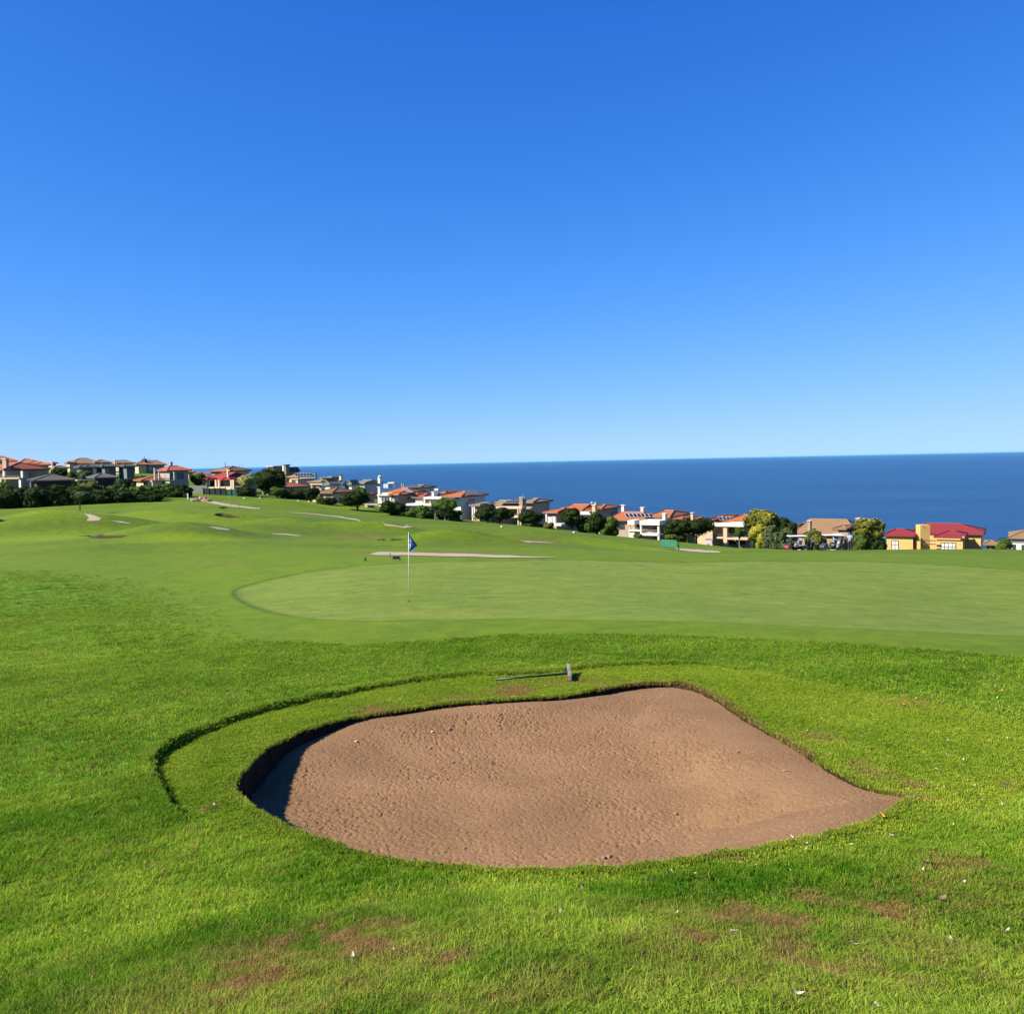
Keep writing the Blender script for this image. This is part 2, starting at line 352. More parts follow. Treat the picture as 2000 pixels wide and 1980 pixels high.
z2[:, 0] = (1-sstep(46, 60, dd+jit*8))*(1-z1[:, 1])
z2[:, 1] = sstep(-.04, .05, Z['ts']+jit*.3)
lipdry = np.exp(-((bs+.03)/.05)**2)*sstep(-99, -98, Z['bs'])*((X > 1.3) & (Y > 9.2))
z2[:, 2] = np.clip(Z['dry']+lipdry*.7*(fbm(X, Y, .2, 95)+.5), 0, 1)
z2[:, 3] = sstep(.5, .9, Z['fs']); z1[:, 3] = np.maximum(z1[:, 3], sstep(-.15, .05, Z['fb']))  # far slits tinted dark all over, their inner shadow put into the colour
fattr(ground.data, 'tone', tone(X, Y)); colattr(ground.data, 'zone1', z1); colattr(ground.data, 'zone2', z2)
# ---------------------------------------------------------------- bunker sand
FLOOR = float(HB(np.array([0.]), np.array([13.0]))[0]) - .11
def sand_h(X, Y):
    s, w = sdf_box(X, Y, bunk_s, 1.0, bw_s)
    lip = HB(X, Y) - w
    run = 1.25+.75*sstep(0, 3, X)+.25*fbm(X, Y, .8, 60)
    k = sstep(0, 1, np.clip(s, 0, 9)/run)
    fl = np.minimum(FLOOR + .02*(X-1)+.012*(Y-9), HB(X, Y)-.03)
    z = lip*(1-k)+fl*k
    # raked cloddy floor, smoother banks
    k2 = .35+.65*sstep(.12, .45, s/run+.25*fbm(X, Y, .5, 62))
    n1 = fbm(X, Y, .034, 51, 3); cl = np.maximum(noise(X, Y, .026, 55), 0)
    pit = np.maximum(noise(X, Y, .023, 53)+.5*noise(X, Y, .013, 54)-.14, 0); rough_ = .55+1.3*np.clip(fbm(X, Y, .9, 58)+.25, 0, 1)
    z = z + k2*rough_*(.006*n1 + .012*cl - .058*pit) + .010*fbm(X, Y, .9, 57)
    return z, s
gx = np.arange(bunk[:, 0].min()-.1, bunk[:, 0].max()+.1, .0105); gy = np.arange(bunk[:, 1].min()-.1, bunk[:, 1].max()+.1, .0105)
A, B = np.meshgrid(gx, gy, indexing='ij'); sx, sy = A.ravel(), B.ravel()
sz, ss = sand_h(sx, sy)
ii = np.arange(len(sx)).reshape(A.shape)
Fq = np.stack([ii[:-1, :-1], ii[1:, :-1], ii[1:, 1:], ii[:-1, 1:]], -1).reshape(-1, 4)
keep = (ss[Fq].max(1) > -.05); Fq = Fq[keep]
used = np.unique(Fq); mp = np.full(len(sx), -1); mp[used] = np.arange(len(used)); Fq = mp[Fq]
t = NT('bunker_sand'); g = t.pos()
c = t.mix(t.noise(1.1, 4, .6, g, .3, .7), sc3((.250, .140, .066)), sc3((.340, .196, .096))); c = t.mix(t.math('MULTIPLY', t.noise(55, 5, .75, g, .50, .68), .75), c, sc3((.10, .050, .028))); c = t.mix(t.math('MULTIPLY', t.noise(130, 2, .6, g, .55, .75), .35), c, sc3((.55, .34, .21)))
t.lk(c, t.b.inputs['Base Color']); t.b.inputs['Roughness'].default_value = .95; t.b.inputs['Specular IOR Level'].default_value = .1
t.bump(t.noise(90, 4, .7, g, .2, .8), .6, .008)
sand = mesh_np('sand', np.stack([sx[used], sy[used], sz[used]], -1), Fq, t.m, smooth=True); tagk(sand, 'structure')
# ---------------------------------------------------------------- sea
t = NT('sea_water'); g = t.pos()
mp_ = t.add('Mapping'); mp_.inputs['Scale'].default_value = (.35, 1, 1); t.lk(g, mp_.inputs['Vector'])
w1 = t.noise(.0022, 6, .65, mp_.outputs[0], .35, .65); w2 = t.noise(.012, 6, .7, mp_.outputs[0], .40, .62)
c = t.mix(w1, (.0004, .010, .028), (.0016, .028, .064)); c = t.mix(t.math('MULTIPLY', w2, .5), c, (.004, .042, .084))
t.lk(c, t.b.inputs['Base Color']); t.b.inputs['Roughness'].default_value = .3; t.b.inputs['IOR'].default_value = 1.33; t.b.inputs['Specular IOR Level'].default_value = .32
t.bump(t.noise(.12, 5, .65, mp_.outputs[0], .2, .8), .5, 1.2)
ang = np.linspace(-math.pi, math.pi, 181)[:-1]; rad = np.array([300, 600, 1200, 2500, 5000, 10000, 20000, 40000, 60000.])
A, B = np.meshgrid(ang, rad, indexing='ij'); ii = np.arange(A.size).reshape(A.shape); a1 = np.roll(ii, -1, 0)
sea = mesh_np('sea', np.stack([(np.sin(A)*B).ravel(), (np.cos(A)*B).ravel(), np.full(A.size, -57.)], -1), np.stack([ii[:, :-1], ii[:, 1:], a1[:, 1:], a1[:, :-1]], -1).reshape(-1, 4), t.m); tagk(sea, 'structure')
# ---------------------------------------------------------------- haze (sea air)
hz = bpy.data.materials.new('haze'); hz.use_nodes = True; hn = hz.node_tree; hn.nodes.remove(hn.nodes['Principled BSDF']); pv_ = hn.nodes.new('ShaderNodeVolumePrincipled')
pv_.inputs['Color'].default_value = (.24, .68, 1, 1); pv_.inputs['Density'].default_value = HAZE; hn.links.new(pv_.outputs[0], hn.nodes['Material Output'].inputs['Volume'])
if HAZE:
    HB_ = 61000.; zz0, zz1 = -59., 12.
    V = np.array([(x, y, z) for z in (zz0, zz1) for x, y in ((-HB_, -HB_), (HB_, -HB_), (HB_, HB_), (-HB_, HB_))], float)
    ho = mesh_np('haze', V, np.array([(3, 2, 1, 0), (4, 5, 6, 7), (0, 1, 5, 4), (1, 2, 6, 5), (2, 3, 7, 6), (3, 0, 4, 7)]), hz, smooth=False); tagk(ho, 'stuff')
# ---------------------------------------------------------------- light
SUN_EL = R(38); SUN_TRAVEL = R(20)                     # light travels towards +X and a little away
tr = Vector((math.cos(SUN_TRAVEL)*math.cos(SUN_EL), math.sin(SUN_TRAVEL)*math.cos(SUN_EL), -math.sin(SUN_EL)))
sd = bpy.data.lights.new('sun', 'SUN'); sd.energy = 5.0; sd.angle = R(.53); sd.color = (1, .94, .84)
so = bpy.data.objects.new('sun', sd); link(so); so.rotation_euler = tr.to_track_quat('-Z', 'Y').to_euler()
w = bpy.data.worlds.new('World'); scene.world = w; w.use_nodes = True; nt = w.node_tree
bg = nt.nodes['Background']; sk = nt.nodes.new('ShaderNodeTexSky'); sk.sky_type = 'NISHITA'; sk.sun_disc = False
sk.sun_elevation = SUN_EL; sk.sun_rotation = math.atan2(-tr.x, -tr.y)
sk.altitude = 6000; sk.air_density = 1.0; sk.dust_density = 0.0; sk.ozone_density = 6.0
EXPO = 1.3
def wm(op, x, y):
    n = nt.nodes.new('ShaderNodeMath'); n.operation = op
    for v, i in ((x, 0), (y, 1)):
        if isinstance(v, (int, float)): n.inputs[i].default_value = v
        else: nt.links.new(v, n.inputs[i])
    return n.outputs[0]
sep = nt.nodes.new('ShaderNodeSeparateColor'); cmb = nt.nodes.new('ShaderNodeCombineColor'); nt.links.new(sk.outputs[0], sep.inputs[0])
for k, (a_, g_, k_) in enumerate(((13.5, 1.9, 1.9), (6.2, 1.35, 1.1), (1.62, .52, 0.))):   # film response of the camera's blue
    x_ = wm('MULTIPLY', wm('POWER', wm('MULTIPLY', sep.outputs[k], .1), g_), a_)
    if k_: x_ = wm('DIVIDE', x_, wm('ADD', wm('MULTIPLY', x_, k_), 1.))
    nt.links.new(wm('MULTIPLY', x_, 10/2**EXPO), cmb.inputs[k])
nt.links.new(cmb.outputs[0], bg.inputs['Color']); bg.inputs['Strength'].default_value = .10
scene.view_settings.view_transform = 'Standard'; scene.view_settings.look = 'None'; scene.view_settings.exposure = EXPO; scene.view_settings.gamma = 1
# ================================================================ helpers for things
def tag(o, label=None, cat=None, group=None, kind=None):
    if label: o['label'] = label
    if cat: o['category'] = cat
    if group: o['group'] = group
    if kind: o['kind'] = kind
    return o
def empty(name, loc, label, cat, group=None, rz=0):
    o = bpy.data.objects.new(name, None); link(o); o.location = Vector([float(v) for v in loc]); o.rotation_euler = (0, 0, rz); o.empty_display_size = .2
    return tag(o, label, cat, group)
class MB:                                            # collects shapes into one mesh
    def __init__(s): s.v = []; s.f = []
    def add(s, vs, fs):
        n = len(s.v); s.v += [tuple(float(c) for c in v) for v in vs]; s.f += [tuple(n+i for i in f) for f in fs]; return s
    def box(s, c, size, rz=0, ux=None, taper=1.):
        cx, cy, cz = c; hx, hy, hz = size[0]/2, size[1]/2, size[2]/2; cs, sn = math.cos(rz), math.sin(rz); vs = []
        for k, sc_ in ((-1, 1), (1, taper)):
            for i, j in ((-1, -1), (1, -1), (1, 1), (-1, 1)):
                x, y = i*hx*sc_, j*hy*sc_; vs.append((cx+x*cs-y*sn, cy+x*sn+y*cs, cz+k*hz))
        return s.add(vs, [(3, 2, 1, 0), (4, 5, 6, 7), (0, 1, 5, 4), (1, 2, 6, 5), (2, 3, 7, 6), (3, 0, 4, 7)])
    def tube(s, pts, r, n=8, cap=True):
        pts = [Vector([float(c) for c in p]) for p in pts]; rs = r if isinstance(r, (list, tuple)) else [r]*len(pts); vs = []; fs = []
        for i, p in enumerate(pts):
            d = (pts[min(i+1, len(pts)-1)]-pts[max(i-1, 0)]).normalized(); a = d.cross(Vector((0, 0, 1)) if abs(d.z) < .9 else Vector((1, 0, 0))).normalized(); b = d.cross(a)
            for k in range(n):
                t = 2*math.pi*k/n; vs.append(p+(a*math.cos(t)+b*math.sin(t))*rs[i])
        for i in range(len(pts)-1):
            for k in range(n): fs.append((i*n+k, i*n+(k+1) % n, (i+1)*n+(k+1) % n, (i+1)*n+k))
        if cap: fs += [tuple(range(n))[::-1], tuple(range((len(pts)-1)*n, len(pts)*n))]
        return s.add(vs, fs)
    def build(s, name, mat, parent=None, bevel=0, smooth=False):
        me = bpy.data.meshes.new(name); me.from_pydata(s.v, [], s.f); me.validate()
        bm = bmesh.new(); bm.from_mesh(me); bmesh.ops.recalc_face_normals(bm, faces=bm.faces)
        if bevel: bmesh.ops.bevel(bm, geom=bm.edges[:], offset=bevel, segments=2, affect='EDGES')
        bm.to_mesh(me); bm.free(); me.update()
        if smooth: me.polygons.foreach_set('use_smooth', [True]*len(me.polygons))
        me.materials.append(mat); o = bpy.data.objects.new(name, me); link(o)
        if parent: o.parent = parent
        return o
def gz(x, y): return float(HT(np.array([float(x)]), np.array([float(y)]))[0])
def on_ground(px, py, dmax=400):
    c = hit(px, py, HM, dmax); return Vector((c[0], c[1], gz(c[0], c[1])))
# ================================================================ grass: blades in small tufts
def leafmat(name, c1, c2, dryc, trans=.35, inst=True):
    t = NT(name); ti = t.attr('tint', inst); dr = t.attr('dry', inst); bl = t.attr('blade')
    c1, c2, dryc = sc3(c1), sc3(c2), sc3(dryc); m = t.mix(ti.outputs['Fac'], c1, c2); m = t.mix(dr.outputs['Fac'], m, dryc)
    m = t.mix(bl.outputs['Fac'], t.mix(1., m, (.55, .62, .7), 'MULTIPLY'), t.mix(1., m, (1.45, 1.3, 1.2), 'MULTIPLY'))
    t.lk(m, t.b.inputs['Base Color']); t.b.inputs['Roughness'].default_value = .6; t.b.inputs['Specular IOR Level'].default_value = .05
    tr_ = t.add('BsdfTranslucent'); t.lk(m, tr_.inputs['Color']); ms = t.add('MixShader'); ms.inputs[0].default_value = trans
    t.lk(t.b.outputs[0], ms.inputs[1]); t.lk(tr_.outputs[0], ms.inputs[2]); t.lk(ms.outputs[0], t.out.inputs[0])
    return t.m
def tuft_mesh(name, n, rad, hgt, wid, bend, lean, mat, seed):
    r = np.random.default_rng(seed); V = []; Fc = []; B = []
    for i in range(n):
        a = r.uniform(0, 2*math.pi); q = rad*math.sqrt(r.uniform()); x, y = q*math.cos(a), q*math.sin(a)
        th = r.uniform(0, 2*math.pi); hh = hgt*r.uniform(.55, 1.15); bd = bend*r.uniform(.3, 1.3); dx, dy = math.cos(th)*bd*hh+lean*hh, math.sin(th)*bd*hh
        fx, fy = -math.sin(th), math.cos(th); w_ = wid*r.uniform(.7, 1.3)/2; k = len(V)
        V += [(x-fx*w_, y-fy*w_, -.008), (x+fx*w_, y+fy*w_, -.008), (x+dx*.35+fx*w_*.85, y+dy*.35+fy*w_*.85, hh*.58), (x+dx*.35-fx*w_*.85, y+dy*.35-fy*w_*.85, hh*.58), (x+dx, y+dy, hh*.95)]
        Fc += [(k, k+1, k+2, k+3), (k+3, k+2, k+4)]; B += [r.uniform()]*5
    me = bpy.data.meshes.new(name); me.from_pydata(V, [], Fc); fattr(me, 'blade', np.array(B)); me.materials.append(mat)
    return me
def scatter(name, X, Y, tuft_o, scl, tint, dry, label):
    n = len(X); z = HT(X, Y)
    me = bpy.data.meshes.new(name); me.vertices.add(n); me.vertices.foreach_set('co', np.stack([X, Y, z], -1).astype(np.float32).ravel())
    e = .08; gx_ = (HM(X+e, Y)-HM(X-e, Y))/(2*e); gy_ = (HM(X, Y+e)-HM(X, Y-e))/(2*e)
    rot = np.stack([gy_+rng.normal(0, .12, n), -gx_+rng.normal(0, .12, n), rng.uniform(-1.0, 1.0, n)+np.where(rng.uniform(size=n) < .3, math.pi, 0)], -1)
    a = me.attributes.new('rot', 'FLOAT_VECTOR', 'POINT'); a.data.foreach_set('vector', rot.astype(np.float32).ravel())
    fattr(me, 'scl', scl); fattr(me, 'tint', np.clip(tint, 0, 1)); fattr(me, 'dry', np.clip(dry, 0, 1))
    o = bpy.data.objects.new(name, me); link(o); o['kind'] = 'stuff'
    ng = bpy.data.node_groups.new(name, 'GeometryNodeTree'); ng.interface.new_socket('Geometry', in_out='INPUT', socket_type='NodeSocketGeometry'); ng.interface.new_socket('Geometry', in_out='OUTPUT', socket_type='NodeSocketGeometry')
    N = ng.nodes; L = ng.links.new; gi = N.new('NodeGroupInput'); go = N.new('NodeGroupOutput')
    mp = N.new('GeometryNodeMeshToPoints'); ip = N.new('GeometryNodeInstanceOnPoints'); oi = N.new('GeometryNodeObjectInfo'); oi.inputs['Object'].default_value = tuft_o; oi.inputs['As Instance'].default_value = True
    ra = N.new('GeometryNodeInputNamedAttribute'); ra.data_type = 'FLOAT_VECTOR'; ra.inputs['Name'].default_value = 'rot'
    sa = N.new('GeometryNodeInputNamedAttribute'); sa.data_type = 'FLOAT'; sa.inputs['Name'].default_value = 'scl'
    er = N.new('FunctionNodeEulerToRotation')
    L(gi.outputs[0], mp.inputs['Mesh']); L(mp.outputs[0], ip.inputs['Points']); L(oi.outputs['Geometry'], ip.inputs['Instance'])
    L(ra.outputs['Attribute'], er.inputs[0]); L(er.outputs[0], ip.inputs['Rotation']); L(sa.outputs['Attribute'], ip.inputs['Scale']); L(ip.outputs[0], go.inputs[0])
    m = o.modifiers.new('grass', 'NODES'); m.node_group = ng
    return o
def rand_pts(d0, d1, dens, az=.68):                  # uniform points in a ring sector
    n = int(dens*az*(d1*d1-d0*d0)); d = np.sqrt(rng.uniform(d0*d0, d1*d1, n)); a = rng.uniform(-az, az, n)
    return np.sin(a)*d, np.cos(a)*d
def tint_of(X, Y):
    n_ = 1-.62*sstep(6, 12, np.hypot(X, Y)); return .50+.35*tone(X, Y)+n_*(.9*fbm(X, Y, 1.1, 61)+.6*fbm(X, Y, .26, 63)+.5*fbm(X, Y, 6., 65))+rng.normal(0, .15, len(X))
RD = (.43, .29, .10)
rough_m = leafmat('rough_grass_blades', (.105, .285, .010), (.43, .62, .055), RD, .48)
short_m = leafmat('short_grass_blades', (.16, .31, .014), (.45, .57, .050), RD, .4)
tx, ty = -1.9, 3.2
specs = [('grass', 4.8, 2.2, 1500, .05, 26, .040, .0042), ]
def tuft_obj(name, me, x, y):
    o = bpy.data.objects.new(name, me); link(o); o.location = (x, y, gz(x, y)); o['kind'] = 'stuff'; return o
T1 = tuft_obj('grass_tuft', tuft_mesh('grass_tuft', 30, .060, .041, .0044, 1.2, .30, rough_m, 1), -1.9, 3.2)
T2 = tuft_obj('grass_tuft', tuft_mesh('grass_tuft', 34, .085, .040, .0060, .95, .25, rough_m, 2), 4.5, 9.2)
T3 = tuft_obj('grass_tuft', tuft_mesh('grass_tuft', 34, .15, .036, .010, .8, .2, rough_m, 3), -7.5, 17.)
T4 = tuft_obj('grass_tuft', tuft_mesh('grass_tuft', 36, .075, .011, .0050, .9, .1, short_m, 4), 3.9, 9.6)
T5 = tuft_obj('grass_tuft', tuft_mesh('grass_tuft', 22, .028, .022, .0050, .9, .0, short_m, 5), 3.6, 9.9)
def zone_filter(X, Y):
    Z = zones(X, Y); bs = smz(Z, X, Y); return Z, bs, Z['ts']+.1*Z['jit'], Z['as']+Z['jit']*.3
def rough_band(name, d0, d1, dens, tuft, sc):
    X, Y = rand_pts(d0, d1, dens, .95 if d1 < 12 else .82); Z, bs, ts, as_ = zone_filter(X, Y)
    k = (bs < -.02) & (ts < -.01) & (as_+np.where(X < -5, np.clip((-5-X)/4, 0, 1)*rng.normal(0, 1.1, len(X)), 0) < 0); X, Y = X[k], Y[k]; dry = Z['dry'][k]; ts = ts[k]
    gap = (fbm(X, Y, .28, 71) > .60) & (np.hypot(X, Y) < 8); X, Y, dry, ts = X[~gap], Y[~gap], dry[~gap], ts[~gap]
    scl = sc*(.8+.35*fbm(X, Y, .6, 73)+rng.uniform(-.15, .25, len(X)))*(1-.45*np.clip(dry, 0, 1))
    dr = np.clip(dry*1.7*np.clip(.35+2.2*fbm(X, Y, .16, 77), 0, 1.2)+dry*.35+rng.normal(0, .15, len(X)), 0, 1)*(dry > .04)+np.where(rng.uniform(size=len(X)) < .075, .65, 0)+.18*np.clip(fbm(X, Y, .9, 75)*2, 0, 1)*(1-sstep(5, 8, np.hypot(X, Y)))
    return scatter(name, X, Y, tuft, scl, tint_of(X, Y), dr, None)
rough_band('grass', 1.6, 5.2, 1000, T1, 1.)
rough_band('grass', 5.2, 10, 620, T2, .95)
rough_band('grass', 10, 19.5, 190, T3, .9)
rough_band('grass', 19.5, 32, 60, T3, 1.1)
rough_band('grass', 32, 52, 16, T3, 1.3)
# short turf of the bunker surround, long fringe hanging over the lips
X, Y = rand_pts(4.5, 17, 620, .8); Z, bs, ts, as_ = zone_filter(X, Y); k = (bs < -.06) & (ts > -.02); X, Y, dry, bsk = X[k], Y[k], Z['dry'][k], bs[k]
scatter('grass', X, Y, T4, 1.0+rng.uniform(-.25, .35, len(X)), tint_of(X, Y), np.clip(dry*1.2+rng.normal(0, .12, len(X)), 0, 1)*(dry > .05), None)
def along(pg, n, off=0.):
    q = np.roll(pg, -1, 0)-pg; L_ = np.hypot(q[:, 0], q[:, 1]); i = rng.choice(len(pg), n, p=L_/L_.sum()); t = rng.uniform(size=n)
    x = pg[i, 0]+q[i, 0]*t; y = pg[i, 1]+q[i, 1]*t; nx, ny = -q[i, 1]/L_[i], q[i, 0]/L_[i]
    return x, y, nx, ny
x, y, nx, ny = along(bunk_s, 9000); sd_ = sdf(x+nx*.05, y+ny*.05, bunk_s); sg_ = np.where(sd_ > 0, -1, 1)
o_ = rng.uniform(.02, .09, len(x)); x = x+nx*sg_*o_; y = y+ny*sg_*o_
dl = ((x > 1.2) & (y > 9.0)); dz = zones(x, y)['dry']
arc = dl & (o_ < .042) & (fbm(x, y, .3, 91) > -.25)
scatter('grass', x, y, T5, np.where(arc, 1.35+rng.uniform(-.7, .8, len(x)), 1.0+rng.uniform(-.3, .5, len(x))), tint_of(x, y)*np.where(arc, .3, 1), np.where(arc, rng.uniform(.4, 1.1, len(x)), dz+.1), None)
x, y, nx, ny = along(terr, 5200); sd_ = sdf(x+nx*.05, y+ny*.05, terr); sg_ = np.where(sd_ > 0, -1, 1)
o_ = rng.uniform(.0, .1, len(x)); x = x+nx*sg_*o_; y = y+ny*sg_*o_; k = sdf(x, y, terr, tw)[1] > .035
scatter('grass', x[k], y[k], T2, .75+rng.uniform(-.25, .3, int(k.sum())), tint_of(x[k], y[k]), rng.uniform(0, .2, int(k.sum())), None)
# ================================================================ fallen leaves
def leaf_mesh(name, L_, W_, curl, mat, seed):
    r = random.Random(seed); V = []; Fc = []; n = 7
    for i in range(n):
        t = i/(n-1); w_ = W_*math.sin(math.pi*min(.97, max(.03, t)))**.7/2; z = curl*L_*(t-.5)**2*4*.3; y = L_*(t-.5)
        b = .12*L_*math.sin(t*3+seed)
        V += [(-w_+b, y, z+w_*.5+.004), (b, y, z+.004), (w_+b, y, z+w_*.6+.004)]
    for i in range(n-1):
        for k in (0, 1): a = i*3+k; Fc.append((a, a+1, a+4, a+3))
    V2 = [(x, y, z-.0015) for x, y, z in V]; m = len(V); F2 = [tuple(m+i for i in f[::-1]) for f in Fc]
    me = bpy.data.meshes.new(name); me.from_pydata(V+V2, [], Fc+F2); me.materials.append(mat); return me
pale_leaf = simple('pale_dry_leaf', (.58, .50, .38), .7, .2, 20); brown_leaf = simple('brown_dry_leaf', (.20, .12, .07), .7, .2, 20); orange_leaf = simple('orange_leaf', (.72, .33, .03), .6, .1, 20)
LM = [leaf_mesh('fallen_leaf', .085, .03, 1.2, pale_leaf, 1), leaf_mesh('fallen_leaf', .065, .035, .7, pale_leaf, 2), leaf_mesh('fallen_leaf', .055, .022, 1.6, pale_leaf, 3)]
LB = leaf_mesh('fallen_leaf', .07, .04, 1, brown_leaf, 4); LO = leaf_mesh('fallen_leaf', .07, .03, .8, orange_leaf, 5)
PALE = [(1773, 1333), (1862, 1338), (1894, 1337), (1938, 1328), (1944, 1344), (1971, 1346), (1947, 1366), (1979, 1366), (1753, 1387), (1788, 1367), (1867, 1379), (1952, 1386), (1606, 1405), (1656, 1422), (1752, 1387),
 (1682, 1443), (1851, 1453), (1939, 1425), (1966, 1448), (1622, 1476), (1850, 1477), (1882, 1490), (1829, 1506), (1796, 1545), (1844, 1545), (1902, 1540), (1920, 1567), (1958, 1577), (1956, 1599), (1862, 1618), (1742, 1633), (1662, 1651),
 (1601, 1639), (1549, 1644), (1575, 1652), (1573, 1668), (1447, 1695), (1475, 1698), (1544, 1705), (1314, 1716), (1356, 1716), (1136, 1739), (1800, 1706), (1883, 1728), (1846, 1806), (1966, 1823), (1857, 1844), (1920, 1918), (1669, 1850),
 (1433, 1829), (1322, 1792), (1557, 1957), (1712, 1978), (770, 1733), (1092, 1795), (768, 1868), (672, 1885), (692, 1881), (384, 1331), (352, 1400), (378, 1427), (685, 1302), (818, 1305), (855, 1303), (892, 1318), (872, 1266), (985, 1321), (1010, 1315), (1022, 1318),
 (1292, 1237), (1333, 1229), (1718, 1230), (1410, 1290), (1510, 1290), (1492, 1262), (1568, 1262), (1458, 1308), (1324, 1313), (1268, 1255), (1386, 1334), (1312, 1317), (418, 1573), (510, 1510), (980, 1348), (1575, 1430), (1443, 1646), (1460, 1510), (1530, 1494)]
for i, (px, py) in enumerate(PALE):
    p = on_ground(px, py)
    if smz(zones(np.array([p.x]), np.array([p.y])), np.array([p.x]), np.array([p.y]))[0] > 0: p.z = float(sand_h(np.array([p.x]), np.array([p.y]))[0][0])+.01
    else: p.z += .022 if p.length < 9 else .03
    o = bpy.data.objects.new('fallen_leaf', LM[i % 3]); link(o); o.location = p; o.rotation_euler = (random.uniform(-.16, .16), random.uniform(-.16, .16), random.uniform(0, 6.28)); s_ = random.uniform(.40, .68); o.scale = (s_, s_, s_)
    tag(o, 'small pale dry leaf fallen on the turf around the sand bunker', 'leaf', 'pale dry leaves scattered on the grass')
for me, lst, lab in ((LO, [(1764, 1379, 'orange leaf on the shorter turf by the far right edge of the bunker surround'), (1955, 1352, 'orange leaf lying in the darker rough at the right edge'), (1724, 1598, 'orange leaf beside the lower right rim of the sand')], ''),
                 (LB, [(1840, 1763, 'brown curled leaf in the foreground grass at lower right'), (1217, 1272, 'brown leaf on the rough between the green and the rake head'), (1805, 1692, 'thin brown leaf above the pale leaf in the right foreground')], '')):
    for px, py, lb in lst:
        p = on_ground(px, py); p.z += .03; o = bpy.data.objects.new('fallen_leaf', me); link(o); o.location = p; o.rotation_euler = (.2, .1, random.uniform(0, 6)); tag(o, lb, 'leaf')
# divot clod and stones on the sand
stone_m = simple('sand_clod', (.34, .18, .11), .95, .2, 30); pstone = simple('pale_stone', (.6, .5, .42), .9, .1, 30)
def lump_mesh(name, r, mat, seed):
    bm = bmesh.new(); bmesh.ops.create_icosphere(bm, subdivisions=2, radius=r); rr = random.Random(seed)
    for v in bm.verts: v.co *= 1+rr.uniform(-.25, .25); v.co.z *= .7
    me = bpy.data.meshes.new(name); bm.to_mesh(me); bm.free(); me.materials.append(mat); return me
CL = [lump_mesh('clod', .028, stone_m, 1), lump_mesh('clod', .02, stone_m, 2), lump_mesh('clod', .022, pstone, 3)]
for i, (px, py, k) in enumerate([(878, 1425, 0), (845, 1430, 2), (840, 1462, 1), (696, 1449, 2), (1180, 1676, 1), (1188, 1674, 0), (906, 1658, 1), (1168, 1365, 1), (509, 1527, 2), (1275, 1450, 1), (885, 1490, 1), (1320, 1590, 1), (1440, 1470, 1)]):
    q = hit(px, py, lambda a, b: sand_h(a, b)[0], 60); z = float(sand_h(np.array([q[0]]), np.array([q[1]]))[0][0])
    o = bpy.data.objects.new('clod', CL[k]); link(o); o.location = (q[0], q[1], z+.008); o.rotation_euler = (0, 0, i)
    tag(o, 'pale pebble lying on the brown bunker sand' if k == 2 else 'small brown clod of earth lying on the bunker sand', 'pebble' if k == 2 else 'clod', 'pebbles on the bunker sand' if k == 2 else 'clods on the bunker sand')
# ================================================================ rake, flag, furniture of the course
black_m = simple('black_plastic', (.012, .012, .013), .45, .1, 8); grey_m = simple('weathered_wood', (.34, .27, .25), .8, .2, 10, bump=.3); white_m = simple('white_paint', (.78, .76, .72), .5, .05, 3); dark_m = simple('dark_metal', (.03, .03, .032), .5, .1, 5)
a = on_ground(968, 1328.5); b = on_ground(1112, 1321)
r = empty('bunker_rake', (b.x, b.y, b.z), 'bunker rake with long black handle lying on the bank above the sand', 'rake')
dv = (a-b); dvn = dv.normalized(); pv = (on_ground(1109, 1309)-on_ground(1113, 1336)); pv.z = 0; HLn = min(.8, pv.length); pv.normalize()
MB().tube([dvn*.02+Vector((0, 0, .075)), dv*.5+Vector((0, 0, .055)), dv+Vector((0, 0, .035))], [.017, .016, .017], 10).build('handle', black_m, r, smooth=True)
h_ = MB(); rz_ = math.atan2(pv.y, pv.x); h_.box((0, 0, .1), (HLn, .055, .085), rz_); h_.build('head', grey_m, r, bevel=.006)
# one comb: a strip whose lower edge is cut into teeth
cm = []; NTt = 12
for k in range(NTt):
    a0 = (k-NTt/2)*HLn/NTt; cm += [(a0, .0), (a0+HLn/NTt*.5, .0), (a0+HLn/NTt*.5, .05), (a0+HLn/NTt, .05)]
up_ = [(HLn/2, .075), (-HLn/2, .075)]; pf = cm+up_; n_ = len(pf); t_ = MB()
w3 = lambda a, z, o: (pv.x*a-dvn.x*o, pv.y*a-dvn.y*o, z)
V_ = [w3(a, z, .02) for a, z in pf]+[w3(a, z, .038) for a, z in pf]; t_.add(V_, [tuple(range(n_)), tuple(range(n_, 2*n_))[::-1]]+[(q, (q+1) % n_, n_+(q+1) % n_, n_+q) for q in range(n_)])
t_.build('teeth', black_m, r)
MB().tube([(0, 0, .1), dvn*.14+Vector((0, 0, .075))], .024, 10).build('socket', dark_m, r)
# flagstick
fb = on_ground(798, 1173); fr = empty('golf_flagstick', fb, 'slim pale flagstick with blue pennant standing in the hole of the green', 'flagstick')
pole_m = simple('pale_pole', (.70, .72, .50), .4, .05, 2); FH = 2.16
tilt = .028
MB().tube([(0, 0, -.1), (tilt*FH/2, 0, FH/2), (tilt*FH, 0, FH)], .0115, 10).build('pole', pole_m, fr, smooth=True)
cup = MB(); cup.tube([(0, 0, -.12), (0, 0, .006)], .054, 20); cup.build('hole_cup', black_m, fr)
MB().tube([(tilt*FH, 0, FH-.01), (tilt*FH, 0, FH+.025)], [.02, .012], 10).build('top_cap', dark_m, fr)
